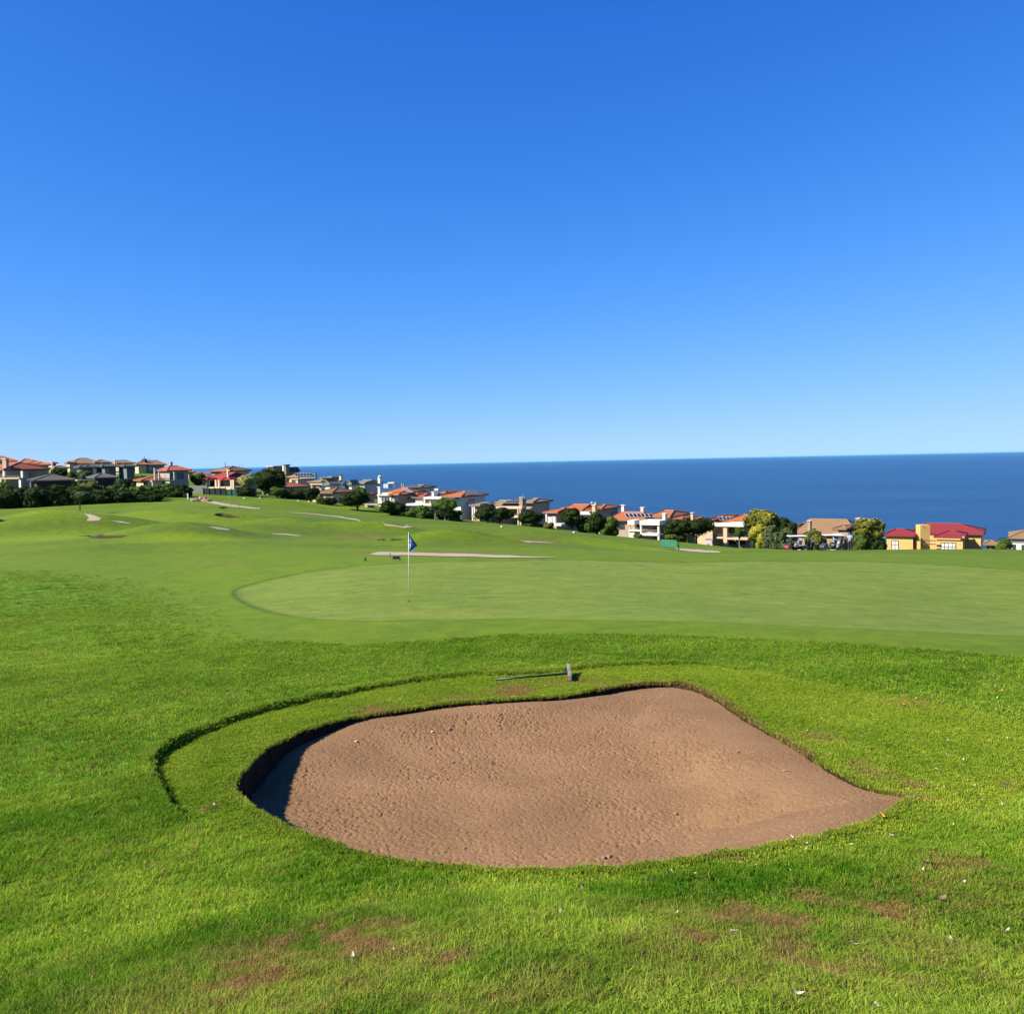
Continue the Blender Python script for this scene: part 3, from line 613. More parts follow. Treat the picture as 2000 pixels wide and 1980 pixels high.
# pennant hanging: hoist top to pole foot of cloth, tip out to the right
fd = fb.y; s_ = fd/F
def cloth(u, v):                                     # u along hoist 0..1 (top to bottom), v out to the fly
    top = FH-.02; hoist = .42; z = top - u*hoist; x = tilt*z
    fly = .28*v; dr_ = .30*v*(1-.0*u)
    # droops: outer edge falls
    w_ = (1-abs(2*u-1)*v*.0)
    return (x+.012+fly*(.35+.65*u)*.85, .035*math.sin(v*7+u*3)*v, z-dr_*(.75-.55*u)+.02*math.sin(u*6)*v)
fl_m = simple('blue_flag_cloth', (.030, .105, .31), .7, .1, 6)
nu, nv = 14, 10; V = [cloth(i/nu, j/nv*(1-.0)) for i in range(nu+1) for j in range(nv+1)]; Fc = []
V = []
PT = [(0, .005, FH-.01), (.04, 0, FH-.15), (.15, 0, FH-.31), (.255, 0, FH-.44), (.155, 0, FH-.55), (.06, 0, FH-.64)]   # outer edge of the drooping pennant, top to bottom
for i in range(nu+1):
    u = i/nu; q = u*(len(PT)-1); k = min(int(q), len(PT)-2); f_ = q-k; ox = PT[k][0]*(1-f_)+PT[k+1][0]*f_; oz = PT[k][2]*(1-f_)+PT[k+1][2]*f_
    iz = FH-.02-u*.55
    for j in range(nv+1):
        v = j/nv; V.append((tilt*iz+.014+(ox)*v, .03*math.sin(v*6+u*5)*v+.015*math.sin(u*11), iz*(1-v)+oz*v))
for i in range(nu):
    for j in range(nv): a_ = i*(nv+1)+j; Fc.append((a_, a_+1, a_+nv+2, a_+nv+1))
fl = MB().add(V, Fc).build('pennant', fl_m, fr, smooth=True); sm = fl.modifiers.new('thick', 'SOLIDIFY'); sm.thickness = .004
# pale emblem on the cloth, real raised patches
em_m = simple('pale_emblem', (.38, .50, .66), .6, .05, 5)
def on_cloth(u, v, off=-.006):
    i = min(int(u*nu), nu-1); j = min(int(v*nv), nv-1); fu = u*nu-i; fv = v*nv-j; g = lambda a_, b_: Vector(V[a_*(nv+1)+b_])
    p = (g(i, j)*(1-fu)+g(i+1, j)*fu)*(1-fv)+(g(i, j+1)*(1-fu)+g(i+1, j+1)*fu)*fv; p.y += off; return p
em = MB()
for shp in ([(.42, .12), (.36, .30), (.50, .38), (.56, .16)], [(.62, .05), (.60, .28), (.76, .42), (.93, .25), (.86, .05)], [(.54, .42), (.52, .52), (.66, .60), (.70, .48)]):
    em.add([on_cloth(u, v) for u, v in shp], [tuple(range(len(shp)))])
e_ = em.build('emblem', em_m, fl); sm = e_.modifiers.new('thick', 'SOLIDIFY'); sm.thickness = .003
# bench, seen from behind
green_m = simple('green_bench_paint', (.025, .27, .15), .5, .08, 6)
bp = on_ground(1306.5, 1074.5); bs_ = empty('park_bench', bp, 'green slatted bench with armrests on the rise, facing the sea', 'bench', rz=R(-35))
Wb = 1.42
for sx_ in (-1, 1):
    l = MB(); l.box((sx_*Wb/2, .0, .47), (.07, .06, .94)); l.build('leg', green_m, bs_)
    l = MB(); l.box((sx_*Wb/2, .52, .31), (.07, .06, .62)); l.build('leg', green_m, bs_)
    a_ = MB(); a_.box((sx_*Wb/2, .29, .645), (.09, .62, .045)); a_.build('armrest', green_m, bs_)
m_ = MB()
for k in range(6): m_.box((0, .10+k*.085, .43), (Wb-.07, .068, .03))
m_.box((0, .03, .39), (Wb-.075, .03, .08)); m_.box((0, .53, .39), (Wb-.075, .03, .08)); m_.build('seat', green_m, bs_)
m_ = MB(); m_.box((0, 0, .90), (Wb-.075, .045, .08)); m_.box((0, 0, .50), (Wb-.075, .045, .07))
for k in range(13): m_.box(((k-6)*.104, 0, .70), (.060, .022, .33))
m_.build('backrest', green_m, bs_)
# tee sign, pink over white, orange foot
pink = simple('pink_sign', (.75, .22, .50), .5, .05, 3); orange = simple('orange_box', (.75, .16, .04), .5, .05, 3)
sp = on_ground(1384, 1065.5); so_ = empty('course_sign', sp, 'small white and pink notice board on short posts right of the bench', 'sign', rz=R(-5))
k_ = sp.y/F; MB().box((0, 0, 8.3*k_), (12*k_, .04, 7.5*k_)).build('board', white_m, so_); MB().box((0, -.003, 12.4*k_), (12.2*k_, .05, 3*k_)).build('header', pink, so_)
MB().box((-1*k_, 0, 1.6*k_), (6*k_, .2, 3*k_)).build('foot_box', orange, so_)
for sx_ in (-1, 1): MB().box((sx_*5.6*k_, .03, 3*k_), (.06, .05, 6.4*k_)).build('post', white_m, so_)
# ball washer trough and posts by the path
tp = on_ground(774, 1095); k_ = tp.y/F; to = empty('club_rack', tp, 'low dark rack with pale end posts beside the path behind the flag', 'rack')
MB().box((0, 0, 6*k_), (12.5*k_, 8*k_, 5*k_)).build('trough', black_m, to, bevel=.01)
for sx_ in (-1, 1): MB().box((sx_*7.5*k_, 0, 3.6*k_), (1.6*k_, 1.6*k_, 7.2*k_)).build('end_post', grey_m, to)
pp = on_ground(761.5, 1088); MB().tube([(0, 0, 0), (0, 0, 9*k_)], .035, 8).build('stake', grey_m).location = pp; tag(bpy.context.scene.objects[-1] if False else col.objects[-1], 'thin brown stake at the edge of the pale path above the rack', 'stake')
pp = on_ground(713.5, 1095.5); o = MB().tube([(0, 0, 0), (0, 0, 6*k_), (0, 0, 7.2*k_)], [.05, .05, .035], 8).build('stake', simple('green_post', (.03, .06, .02), .6)); o.location = pp; tag(o, 'short dark green stake left of the low rack', 'stake')
# white marker posts and stones along the far fairway
wp = on_ground(367, 976); o = MB().box((0, 0, .55), (.22, .12, 1.1)).build('marker_post', white_m, bevel=.02); o.location = wp; tag(o, 'upright white marker post beside the dark shrub at the far left path', 'post')
mk = MB(); 
for i, (px, py) in enumerate([(477, 974.5), (508, 973.5), (557, 974), (583, 979), (604, 980.5), (980, 1030), (630, 945), (1217, 1046), (1121, 1041), (1437, 1063)]):
    p = on_ground(px, py); o = MB().tube([(0, 0, 0), (0, 0, .18), (0, 0, .24)], [.16, .15, .06], 10).build('tee_marker', white_m, smooth=True) if i == 0 else bpy.data.objects.new('tee_marker', MK)
    if i == 0: MK = o.data
    else: link(o)
    o.location = p; tag(o, 'small white marker dome on the grass in front of the houses', 'marker', 'white markers along the house side of the fairway')
for i, (px, py) in enumerate([(440, 986), (451, 988), (468, 991)]):
    p = on_ground(px, py); 
    if i == 0: o = MB().tube([(0, 0, 0), (0, 0, .8)], .05, 6).build('fence_post', grey_m); FPm = o.data
    else: o = bpy.data.objects.new('fence_post', FPm); link(o)
    o.location = p; tag(o, 'thin short post along the far left cart path', 'post', 'posts along the far cart path')
# pinkish rocks and a red cone by the path
rk = simple('pink_rock', (.42, .26, .2), .9, .2, 3, bump=.4)
for i, (px, py, s_) in enumerate([(392, 976, 1.1), (400, 977.5, .8), (384, 977.5, .8), (378, 978, .6), (408, 979, .7), (396, 973, .6)]):
    p = on_ground(px, py+1); o = bpy.data.objects.new('rock', lump_mesh('rock', s_*.7, rk, 20+i)); link(o); o.location = p+Vector((0, 0, .1)); tag(o, 'pinkish boulder in the small rock pile by the far left path', 'rock', 'boulders piled by the far left path')
p = on_ground(402, 979.5); o = MB().tube([(0, 0, 0), (0, 0, .08), (0, 0, .081), (0, 0, .85)], [.35, .35, .26, .06], 10).build('marker_cone', simple('red_paint', (.55, .02, .02), .5)); o.location = p; tag(o, 'small red cone in front of the pinkish rocks', 'cone')
# ================================================================ paths
path_m = NT('path_concrete'); g = path_m.pos(); path_m.lk(path_m.mix(path_m.noise(.8, 5, .6, g, .3, .7), sc3((.38, .295, .195)), sc3((.51, .40, .275))), path_m.b.inputs['Base Color']); path_m.b.inputs['Roughness'].default_value = .9; path_m = path_m.m
def path(top, bot):                                  # strip between two traced kerb lines
    def dense(l):
        W_ = [hit(a, b, HM, 300) for a, b in l]; W_ = np.array(W_); q = np.linspace(0, len(W_)-1, 60); i = np.minimum(q.astype(int), len(W_)-2); f = (q-i)[:, None]; return W_[i]*(1-f)+W_[i+1]*f
    A_, B_ = dense(top), dense(bot); ks = np.linspace(0, 1, 7); P_ = A_[:, None, :]*(1-ks[None, :, None])+B_[:, None, :]*ks[None, :, None]
    X_ = P_[..., 0].ravel(); Y_ = P_[..., 1].ravel(); z = HT(X_, Y_)+.03
    ii = np.arange(len(X_)).reshape(60, 7); Fq = np.stack([ii[:-1, :-1], ii[:-1, 1:], ii[1:, 1:], ii[1:, :-1]], -1).reshape(-1, 4)
    o = mesh_np('path', np.stack([X_, Y_, z], -1), Fq, path_m); tagk(o, 'structure')
path([(722, 1083), (738, 1078.5), (780, 1078.8), (850, 1080.5), (950, 1084), (1020, 1087), (1085, 1089)], [(722, 1083.6), (745, 1085), (800, 1085.2), (870, 1087.3), (950, 1089.3), (1020, 1090), (1085, 1089.8)])
path([(566, 1000.6), (610, 1003), (660, 1008), (700, 1014.5), (750, 1024), (790, 1029.3), (819, 1031)], [(566, 1001.4), (610, 1004.4), (660, 1010), (700, 1017), (750, 1027), (790, 1031.8), (819, 1032.8)])
path([(372, 974.5), (400, 974), (420, 980), (450, 985.5), (480, 989.5), (508, 992.6)], [(372, 977), (395, 979), (415, 983.5), (450, 989.5), (480, 992.5), (508, 994.2)])
path([(164, 1003.6), (176, 1005), (188, 1008.5), (197, 1012)], [(164, 1004.6), (170, 1007.5), (174, 1012), (170, 1018)]); path([(197, 1012), (198, 1014), (192, 1017.4)], [(170, 1014), (170, 1016), (172, 1018)])
path([(220, 1017), (238, 1018.5), (256, 1022)], [(220, 1017.8), (235, 1021), (254, 1023)]); path([(410, 1029), (430, 1030.5), (450, 1034.5)], [(410, 1029.8), (425, 1034), (446, 1036.4)])
path([(532, 1042.2), (560, 1042.6), (590, 1046.4)], [(532, 1043.4), (560, 1045.3), (585, 1047.4)]); path([(1016, 1056.4), (1040, 1057.5), (1082, 1060)], [(1016, 1057.8), (1040, 1059.6), (1080, 1061)])
path([(1318, 1070.6), (1345, 1072.6), (1375, 1075), (1408, 1077.5)], [(1322, 1074), (1345, 1077), (1375, 1079.3), (1406, 1079.6)])
# ================================================================ houses
def tile_mat(name, c, var=.18):
    if name in MC: return MC[name]
    c = tuple(a*b for a, b in zip(sc3(c), (.78, .80, .56)))
    t = NT(name); o = t.obj(); f = t.noise(.7, 4, .6, o, .3, .7); g = t.noise(9, 3, .6, o, .3, .7)
    a = tuple(x*(1-var) for x in c); b = tuple(min(1, x*(1+var)) for x in c)
    m = t.mix(t.math('ADD', t.math('MULTIPLY', f, .6), t.math('MULTIPLY', g, .4)), a, b)
    wv = t.add('TexWave', Scale=1.1, Distortion=.3); wv.bands_direction = 'Z'; wv.wave_profile = 'SAW'; t.lk(o, wv.inputs[0])
    m = t.mix(.22, m, t.mix(wv.outputs[1], (.55, .55, .55), (1.1, 1.1, 1.1)), 'MULTIPLY')
    t.lk(m, t.b.inputs['Base Color']); t.b.inputs['Roughness'].default_value = .75
    w2 = t.add('TexWave', Scale=1.2); w2.bands_direction = 'X'; t.lk(o, w2.inputs[0]); t.bump(t.math('ADD', w2.outputs[1], wv.outputs[1]), .5, .05)
    MC[name] = t.m; return t.m
def wall_mat(name, c):
    if name in MC: return MC[name]
    c = tuple(a*b for a, b in zip(sc3(c, .72 if min(c) > .6 else .68), (1, .98, .85)))
    t = NT(name); o = t.obj(); f = t.noise(.35, 4, .6, o, .3, .7)
    t.lk(t.mix(f, tuple(x*.88 for x in c), c), t.b.inputs['Base Color']); t.b.inputs['Roughness'].default_value = .85; MC[name] = t.m
    t.bump(t.noise(14, 3, .6, o), .15, .02); return t.m
TO = tile_mat('orange_roof_tiles', (.60, .180, .058)); TR = tile_mat('russet_roof_tiles', (.48, .120, .052)); TRED = tile_mat('bright_red_roof', (.50, .028, .022), .08); TCR = tile_mat('crimson_roof', (.36, .022, .030), .08)
TB = tile_mat('brown_roof_tiles', (.34, .185, .090)); TT = tile_mat('tan_roof_tiles', (.42, .235, .130)); TG = tile_mat('charcoal_roof', (.075, .078, .088)); TTP = tile_mat('taupe_roof_tiles', (.37, .27, .195)); TGY = tile_mat('pale_grey_roof', (.27, .27, .29)); TBG = tile_mat('dark_taupe_roof', (.13, .105, .10))
WC = wall_mat('cream_plaster', (.66, .52, .36)); WW = wall_mat('white_plaster', (.74, .71, .67)); WY = wall_mat('yellow_plaster', (.74, .47, .17)); WT = wall_mat('tan_plaster', (.52, .38, .24)); WG = wall_mat('slate_plaster', (.13, .16, .19)); WP = wall_mat('pinkish_taupe_plaster', (.42, .33, .28)); WGR = wall_mat('warm_grey_plaster', (.36, .35, .32)); WD = wall_mat('dark_timber', (.045, .035, .032)); WO = wall_mat('olive_plaster', (.27, .27, .20))
FASC = simple('brown_fascia', (.10, .055, .04), .6); FW = simple('window_frame_brown', (.055, .035, .028), .5); FWH = simple('window_frame_white', (.72, .70, .66), .5)
gl = NT('window_glass'); gl.b.inputs['Base Color'].default_value = (.035, .045, .055, 1); gl.b.inputs['Roughness'].default_value = .08; gl.b.inputs['Specular IOR Level'].default_value = .7; GL = gl.m
CURT = simple('white_curtain', (.62, .62, .60), .8); SOL = simple('solar_cells', (.010, .014, .032), .5, .1, 3); SOL.node_tree.nodes['Principled BSDF'].inputs['Specular IOR Level'].default_value = .12; SFR = simple('aluminium', (.45, .46, .48), .4, .05, 3)
class Vol: pass
class House:
    def __init__(s, label, xc, D, name='house', cat='house'):
        p = P(xc, 950, D); s.D = D; s.vols = []; s.xc = xc; s.loc = Vector((p[0], D, float(HM(np.array([p[0]]), np.array([D]))[0]))); s.root = empty(name, s.loc, label, cat, 'houses behind the golf course')
    def rel(s, vs): return [(v[0]-s.loc.x, v[1]-s.loc.y, v[2]-s.loc.z) for v in vs]
    def vol(s, xl, xr, ye, yr, yb, dep, wall=None, tile=None, rot=None, dd=0, roof='hip', ov=.5, ridge=None, skew=0):
        rot = (35 if s.xc < 400 else -30) if rot is None else rot; v = Vol(); azh = math.atan2(float(P((xl+xr)/2, ye, s.D)[0]), s.D); r = R(rot); sf = max(.05, abs(math.cos(r)*-math.sin(azh)-math.sin(r)*math.cos(azh)))
        dep = min(dep, max(1.6, .60*(xr-xl)*(s.D+dd)/F/sf)); v.px = (xl, xr); v.D1 = s.D+dd; v.wall = None; s.vols.append(v); D1 = s.D+dd; ze = float(P((xl+xr)/2, ye, D1)[2]); w = (xr-xl)*D1/F; cx = float(P((xl+xr)/2, ye, D1)[0]); cy = D1+dep/2
        ux = np.array([math.cos(r), math.sin(r), 0]); uy = np.array([-math.sin(r), math.cos(r), 0])
        for _ in range(14):
            c = np.array([cx, cy, ze]); cs = [c+ux*w/2*i+uy*dep/2*j for i in (-1, 1) for j in (-1, 1)]; q = proj(np.array(cs))[:, 0]
            w = max(1.5, w*(1+((xr-xl)/(q.max()-q.min())-1)*.9)) if q.max() > q.min() else w; cx += ((xl+xr)/2-(q.max()+q.min())/2)*cy/F; cy += D1-min(k[1] for k in cs)
        v.c = np.array([cx, cy, 0]); v.ux = ux; v.uy = uy; v.w = w; v.d = dep; v.ze = ze; v.ov = ov
        v.zr = float(P((xl+xr)/2, yr, cy)[2]); g = [float(HM(np.array([k[0]]), np.array([k[1]]))[0]) for k in cs]
        v.zb = min(min(g), float(P((xl+xr)/2, yb, D1)[2]))-.4 if yb else min(g)-.4
        W2, D2 = w/2-ov, dep/2-ov
        pt = lambda a, b, z: v.c+ux*a+uy*b+np.array([0, 0, z])
        v.pt = pt; v.W2, v.D2 = W2, D2; v.zr = min(v.zr, v.ze+.42*min(w, dep)/2) if roof == 'hip' else v.zr
        if wall:
            m = MB(); m.add(s.rel([pt(a, b, z) for z in (v.zb, ze) for a, b in ((-W2, -D2), (W2, -D2), (W2, D2), (-W2, D2))]), [(0, 1, 5, 4), (1, 2, 6, 5), (2, 3, 7, 6), (3, 0, 4, 7), (4, 5, 6, 7), (3, 2, 1, 0)])
            v.wall = m.build('wall', wall, s.root)
        A, B = w/2, dep/2
        if roof == 'flat':
            m = MB(); m.add(s.rel([pt(a, b, z) for z in (ze, max(ze+.25, v.zr)) for a, b in ((-A, -B), (A, -B), (A, B), (-A, B))]), [(0, 1, 5, 4), (1, 2, 6, 5), (2, 3, 7, 6), (3, 0, 4, 7), (4, 5, 6, 7), (3, 2, 1, 0)])
            v.roof = m.build('roof', tile, s.root); v.fl = 0; return v
        if ridge is None: rl = max(0.05, (A-B) if roof == 'hip' else A)
        else: rl = ridge*A
        if roof == 'hip' and A < B and ridge is None: ra, rb = .05, B-A
        elif roof == 'gable_front': ra, rb = .02, B
        else: ra, rb = rl, .02
        v.ra, v.rb = ra, rb; t = .16
        E0 = [pt(a, b, ze-.02) for a, b in ((-A, -B), (A, -B), (A, B), (-A, B))]; E1 = [pt(a, b, ze+t) for a, b in ((-A, -B), (A, -B), (A, B), (-A, B))]
        if ra > rb: RG = [pt(-ra+skew, 0, v.zr), pt(ra+skew, 0, v.zr)]; slopes = [(4, 5, 9, 8), (5, 6, 9), (6, 7, 8, 9), (7, 4, 8)]
        else: RG = [pt(skew, -rb, v.zr), pt(skew, rb, v.zr)]; slopes = [(4, 5, 8), (5, 6, 9, 8), (6, 7, 9), (7, 4, 8, 9)]
        v.E1, v.RG = E1, RG
        m = MB(); m.add(s.rel(E0+E1+RG), [(3, 2, 1, 0)]+slopes+[(0, 1, 5, 4), (1, 2, 6, 5), (2, 3, 7, 6), (3, 0, 4, 7)]); v.roof = m.build('roof', tile, s.root)
        k = MB(); hips = [(E1[0], RG[0]), (E1[1], RG[1] if ra > rb else RG[0]), (E1[2], RG[1]), (E1[3], RG[0] if ra > rb else RG[1]), (RG[0], RG[1])]
        for a_, b_ in hips:
            if np.linalg.norm(np.array(a_)-b_) > .2: k.tube(s.rel([a_, b_]), .13, 5)
        k.build('ridge_cap', tile, v.roof).parent = v.roof
        f = MB(); f.tube(s.rel([E0[0]-ux*.03-uy*.03, E0[1]+ux*.03-uy*.03]), .07, 6); f.tube(s.rel([E0[1]+ux*.03-uy*.03, E0[2]+ux*.03]), .07, 6); f.build('gutter', FASC if tile not in (TRED, TCR) else tile, v.roof)
        return v
    def face(s, v, f):
        if f == 'f': return v.pt(0, -v.D2, 0), v.ux, -v.uy, v.W2
        if f == 'r': return v.pt(v.W2, 0, 0), v.uy, v.ux, v.D2
        return v.pt(-v.W2, 0, 0), -v.uy, -v.ux, v.D2
    def win(s, v, f, xl, xr, yt, yb, n=2, fr=FW, glass=GL, rows=1, name='window', deep=.06):
        o, u, nn, lim = s.face(v, f); org = np.array([0, 0, CAMZ])
        def isect(px, py): d = ray(px, py); t = np.dot(np.array([o[0], o[1], 0])-np.array([0, 0, 0]), nn)/np.dot(d[:2], nn[:2]); return org+d*t
        pa, pb = isect(xl, (yt+yb)/2), isect(xr, (yt+yb)/2); a = np.dot(pa-o, u); b = np.dot(pb-o, u); a, b = min(a, b), max(a, b); a = max(a, -lim+.05); b = min(b, lim-.05)
        z1 = float(isect((xl+xr)/2, yt)[2]); z0 = float(isect((xl+xr)/2, yb)[2])
        if b-a < .15: return None
        z0 = max(z0, v.zb+.3); z1 = min(z1, v.ze-.08)
        if z1-z0 < .15: return None
        q = lambda a_, z_, dn: (o[0]+u[0]*a_+nn[0]*dn, o[1]+u[1]*a_+nn[1]*dn, z_)
        def bar(m, a0, a1, b0, b1, d0, d1): m.add(s.rel([q(a0, b0, d0), q(a1, b0, d0), q(a1, b1, d0), q(a0, b1, d0), q(a0, b0, d1), q(a1, b0, d1), q(a1, b1, d1), q(a0, b1, d1)]), [(0, 1, 2, 3), (7, 6, 5, 4), (0, 4, 5, 1), (1, 5, 6, 2), (2, 6, 7, 3), (3, 7, 4, 0)])
        t = .07; m = MB(); bar(m, a, b, z1-t, z1, -.04, deep); bar(m, a, b, z0, z0+t, -.04, deep+.04); bar(m, a, a+t, z0+t, z1-t, -.04, deep); bar(m, b-t, b, z0+t, z1-t, -.04, deep)
        for i in range(1, n): c = a+(b-a)*i/n; bar(m, c-.03, c+.03, z0+t, z1-t, -.04, deep-.01)
        for i in range(1, rows+0): c = z0+(z1-z0)*i/rows; bar(m, a+t, b-t, c-.03, c+.03, -.04, deep-.02)
        w_ = m.build(name, fr, s.root); g = MB(); bar(g, a+t*.5, b-t*.5, z0+t*.5, z1-t*.5, -.03, .02); g.build('pane', glass, w_)
        return w_
    def pick(s, x):
        c = [v for v in s.vols if v.wall and v.px[0]-1 <= x <= v.px[1]+1] or [v for v in s.vols if v.wall] or s.vols
        return min(c, key=lambda v: v.D1)
    def box(s, name, xl, xr, yt, yb, mat, th=.8, dd=0, rot=None, parent=None, cap=None, bottom=False):
        if dd < 0 and name not in ('chimney', 'solar_heater', 'heater_tank', 'stack', 'stack_shade_side'):
            v = s.pick((xl+xr)/2); o, u, nn, lim = s.face(v, 'f'); o = o-nn*dd; org = np.array([0, 0, CAMZ])
            def isect(px, py): d = ray(px, py); return org+d*(np.dot(o[:2], nn[:2])/np.dot(d[:2], nn[:2]))
            ym = (yt+yb)/2; pa, pb = isect(xl, ym), isect(xr, ym); w = float(np.linalg.norm((pb-pa)[:2])); zt = float(isect((xl+xr)/2, yt)[2]); z0 = float(isect((xl+xr)/2, yb)[2]); c2 = (pa+pb)/2-nn*th/2
            if bottom: z0 = min(z0, float(HM(np.array([c2[0]]), np.array([c2[1]]))[0])-.3)
            if w > 2.5 and name not in ('fascia', 'cornice'): w *= 1
            c = (c2[0]-s.loc.x, c2[1]-s.loc.y, (zt+z0)/2-s.loc.z); m = MB(); m.box(c, (w, th, max(.05, zt-z0)), math.atan2(u[1], u[0])); return m.build(name, mat, parent or s.root)
        D1 = s.D+dd; a = P(xl, (yt+yb)/2, D1); b = P(xr, (yt+yb)/2, D1); zt = float(P((xl+xr)/2, yt, D1)[2]); z0 = float(P((xl+xr)/2, yb, D1)[2]); r = R(-30 if rot is None else rot)
        w = b[0]-a[0]
        if bottom: z0 = float(HM(np.array([a[0]]), np.array([D1]))[0])-.3
        azh = math.atan2(a[0], D1); sf = max(.08, -math.cos(r)*math.sin(azh)-math.sin(r)*math.cos(azh)); ff = max(.3, math.cos(azh)*math.cos(r)-math.sin(azh)*math.sin(r))
        if w < 2.6: th = min(1.4, .42*w/sf); w = .58*w/ff if .42*w/sf <= 1.4 else (w-1.4*sf)/ff
        c = ((a[0]+b[0])/2-s.loc.x, D1+th/2-s.loc.y, (zt+z0)/2-s.loc.z); m = MB(); m.box(c, (w, th, zt-z0), r); o = m.build(name, mat, parent or s.root)
        if cap: MB().box((c[0], c[1], zt-s.loc.z+.06), (w+.22, th+.22, .12), r).build('cap', cap, o)
        return o
    def chim(s, xl, xr, yt, yb, mat, dd=2, th=.9, cap=WW, rot=0): return s.box('chimney', xl, xr, yt, yb+6, mat, th, dd, None, cap=cap)
    def solar(s, v, xl, xr, yt, yb, n, side='f', rows=1, shear=0):
        if side == 'f': p0, p1, p2 = v.E1[0], v.E1[1], v.RG[0]
        else: p0, p1, p2 = v.E1[1], v.E1[2], v.RG[1]
        nn = np.cross(np.array(p1)-p0, np.array(p2)-p0); nn = nn/np.linalg.norm(nn); nn *= np.sign(nn[2]); org = np.array([0, 0, CAMZ])
        def isect(px, py): d = ray(px, py); return org+d*(np.dot(p0-org, nn)/np.dot(d, nn))
        for j in range(rows):
            for i in range(n):
                u0, u1 = (i+.06)/n, (i+.94)/n; v0, v1 = (j+.03)/rows, (j+.97)/rows
                cs = []
                for uu, vv in ((u0, v0), (u1, v0), (u1, v1), (u0, v1)):
                    cs.append(isect(xl+(xr-xl)*uu+shear*vv, yt+(yb-yt)*vv))
                m = MB(); m.add(s.rel([c+nn*.06 for c in cs]+[c+nn*.11 for c in cs]), [(0, 1, 2, 3), (7, 6, 5, 4), (0, 4, 5, 1), (1, 5, 6, 2), (2, 6, 7, 3), (3, 7, 4, 0)]); o = m.build('solar_panel', SOL, v.roof)
                cc = sum(cs)/4; f_ = MB()
                for a_, b_ in ((0, 1), (1, 2), (2, 3), (3, 0)): f_.tube(s.rel([cs[a_]+nn*.1, cs[b_]+nn*.1]), .035, 4)
                f_.build('panel_frame', SFR, o)
    def pipe(s, x, yt, yb, dd=3, r=.08, mat=None, name='roof_vent'):
        a = P(x, yb+3, s.D+dd); b = P(x, yt, s.D+dd); MB().tube(s.rel([a, b]), r, 8).build(name, mat or SFR, s.root)
    def rail(s, v, xl, xr, yt, yb, mat=FW, dd=-.1):
        v = s.pick((xl+xr)/2); o, u, nn, lim = s.face(v, 'f'); o = o-nn*dd; org = np.array([0, 0, CAMZ])
        def isect(px, py): d = ray(px, py); return org+d*(np.dot(o[:2], nn[:2])/np.dot(d[:2], nn[:2]))
        a = isect(xl, yb); b = isect(xr, yb); zt = float(isect((xl+xr)/2, yt)[2]); z0 = (a[2]+b[2])/2; m = MB(); n = max(2, int(np.linalg.norm((b-a)[:2])/.35))
        for zz in (zt, (zt+z0)/2): m.tube(s.rel([(a[0], a[1], zz), (b[0], b[1], zz)]), .035, 5)
        for i in range(n+1): q = a+(b-a)*i/n; m.tube(s.rel([(q[0], q[1], z0), (q[0], q[1], zt)]), .02, 4)
        m.build('railing', mat, s.root)

# ---- far left hillside
h = House('two storey tan house with deep red roof and rooftop stack at the left edge', 40, 160)
v = h.vol(-48, 43+56, 918, 903.5, 950, 9, WT, TR, rot=-30, ridge=.45); h.win(v, 'f', 26, 40, 922, 931, 2); h.win(v, 'f', -6, 4, 922, 932, 2); h.win(v, 'r', 56, 66, 922, 932, 2); h.chim(4, 15, 897, 912, WP, 1.2); h.box('balcony', -6, 38, 932.5, 935.5, WT, 2.2, -1.8); h.box('column', 2, 5, 935, 950, WW, .4, -1.6, bottom=True); h.box('column', 36.5, 40.5, 934, 950, WW, .4, -1.6, bottom=True); h.box('column', 5.5, 8.5, 920, 932.5, WW, .3, -1.5); h.box('column', 40.5, 44, 920, 933, WW, .3, -1.5); h.rail(v, -5, 38, 929.5, 932.5, dd=-1.7)
h = House('orange stepped roof house rising behind the red roof at the far left', 62, 192)
v = h.vol(24, 100, 908, 892.5, 925, 11, WP, TO, ridge=.12, skew=-1); h.vol(47, 92, 907, 896.5, 925, 7, None, TO, dd=-1.6, ridge=.15); h.vol(62, 100, 909, 898.5, 925, 6, WP, TO, dd=-3, ridge=.1)
h = House('orange roofed house cut by the left frame edge, highest on the hill', 8, 205)
v = h.vol(-30, 34, 901, 888, 915, 11, WT, TO, ridge=.25); h.vol(-10, 33, 901.5, 893, 915, 7, WT, TO, dd=-3); h.vol(-30, 12, 901.5, 892, 915, 8, WT, TO, dd=-4)
h = House('small far house with red roof strip and pale chimney between orange and brown roofs', 105, 235)
v = h.vol(92, 114, 905, 901, 915, 8, WT, TR); h.chim(99, 103, 903, 908, WW, -1.5); h.win(v, 'f', 105, 110, 906, 909, 2)
h = House('low house with sandy orange roof above the garden trees at left', 115, 222)
v = h.vol(98, 137, 914.5, 909.5, 922, 8, WT, TB, dd=0); h.vol(100, 125, 913.5, 908, 922, 6, WC, TO, dd=3); h.win(v, 'f', 104, 112, 916, 920, 2)
h = House('brown hipped roof house with cream gable on the hilltop left of centre', 160, 245)
v = h.vol(126, 200, 905.5, 895, 925, 12, WC, TB, ridge=.25); h.vol(126, 150, 904, 897.5, 922, 6, WC, TB, dd=-3, ridge=.3); h.vol(174, 218, 904, 897, 920, 9, WC, TB, dd=-2); h.win(v, 'f', 139, 148, 908, 913, 2)
h = House('modern slate grey house with stepped charcoal roofs and two painted sunlit wall strips', 200, 182)
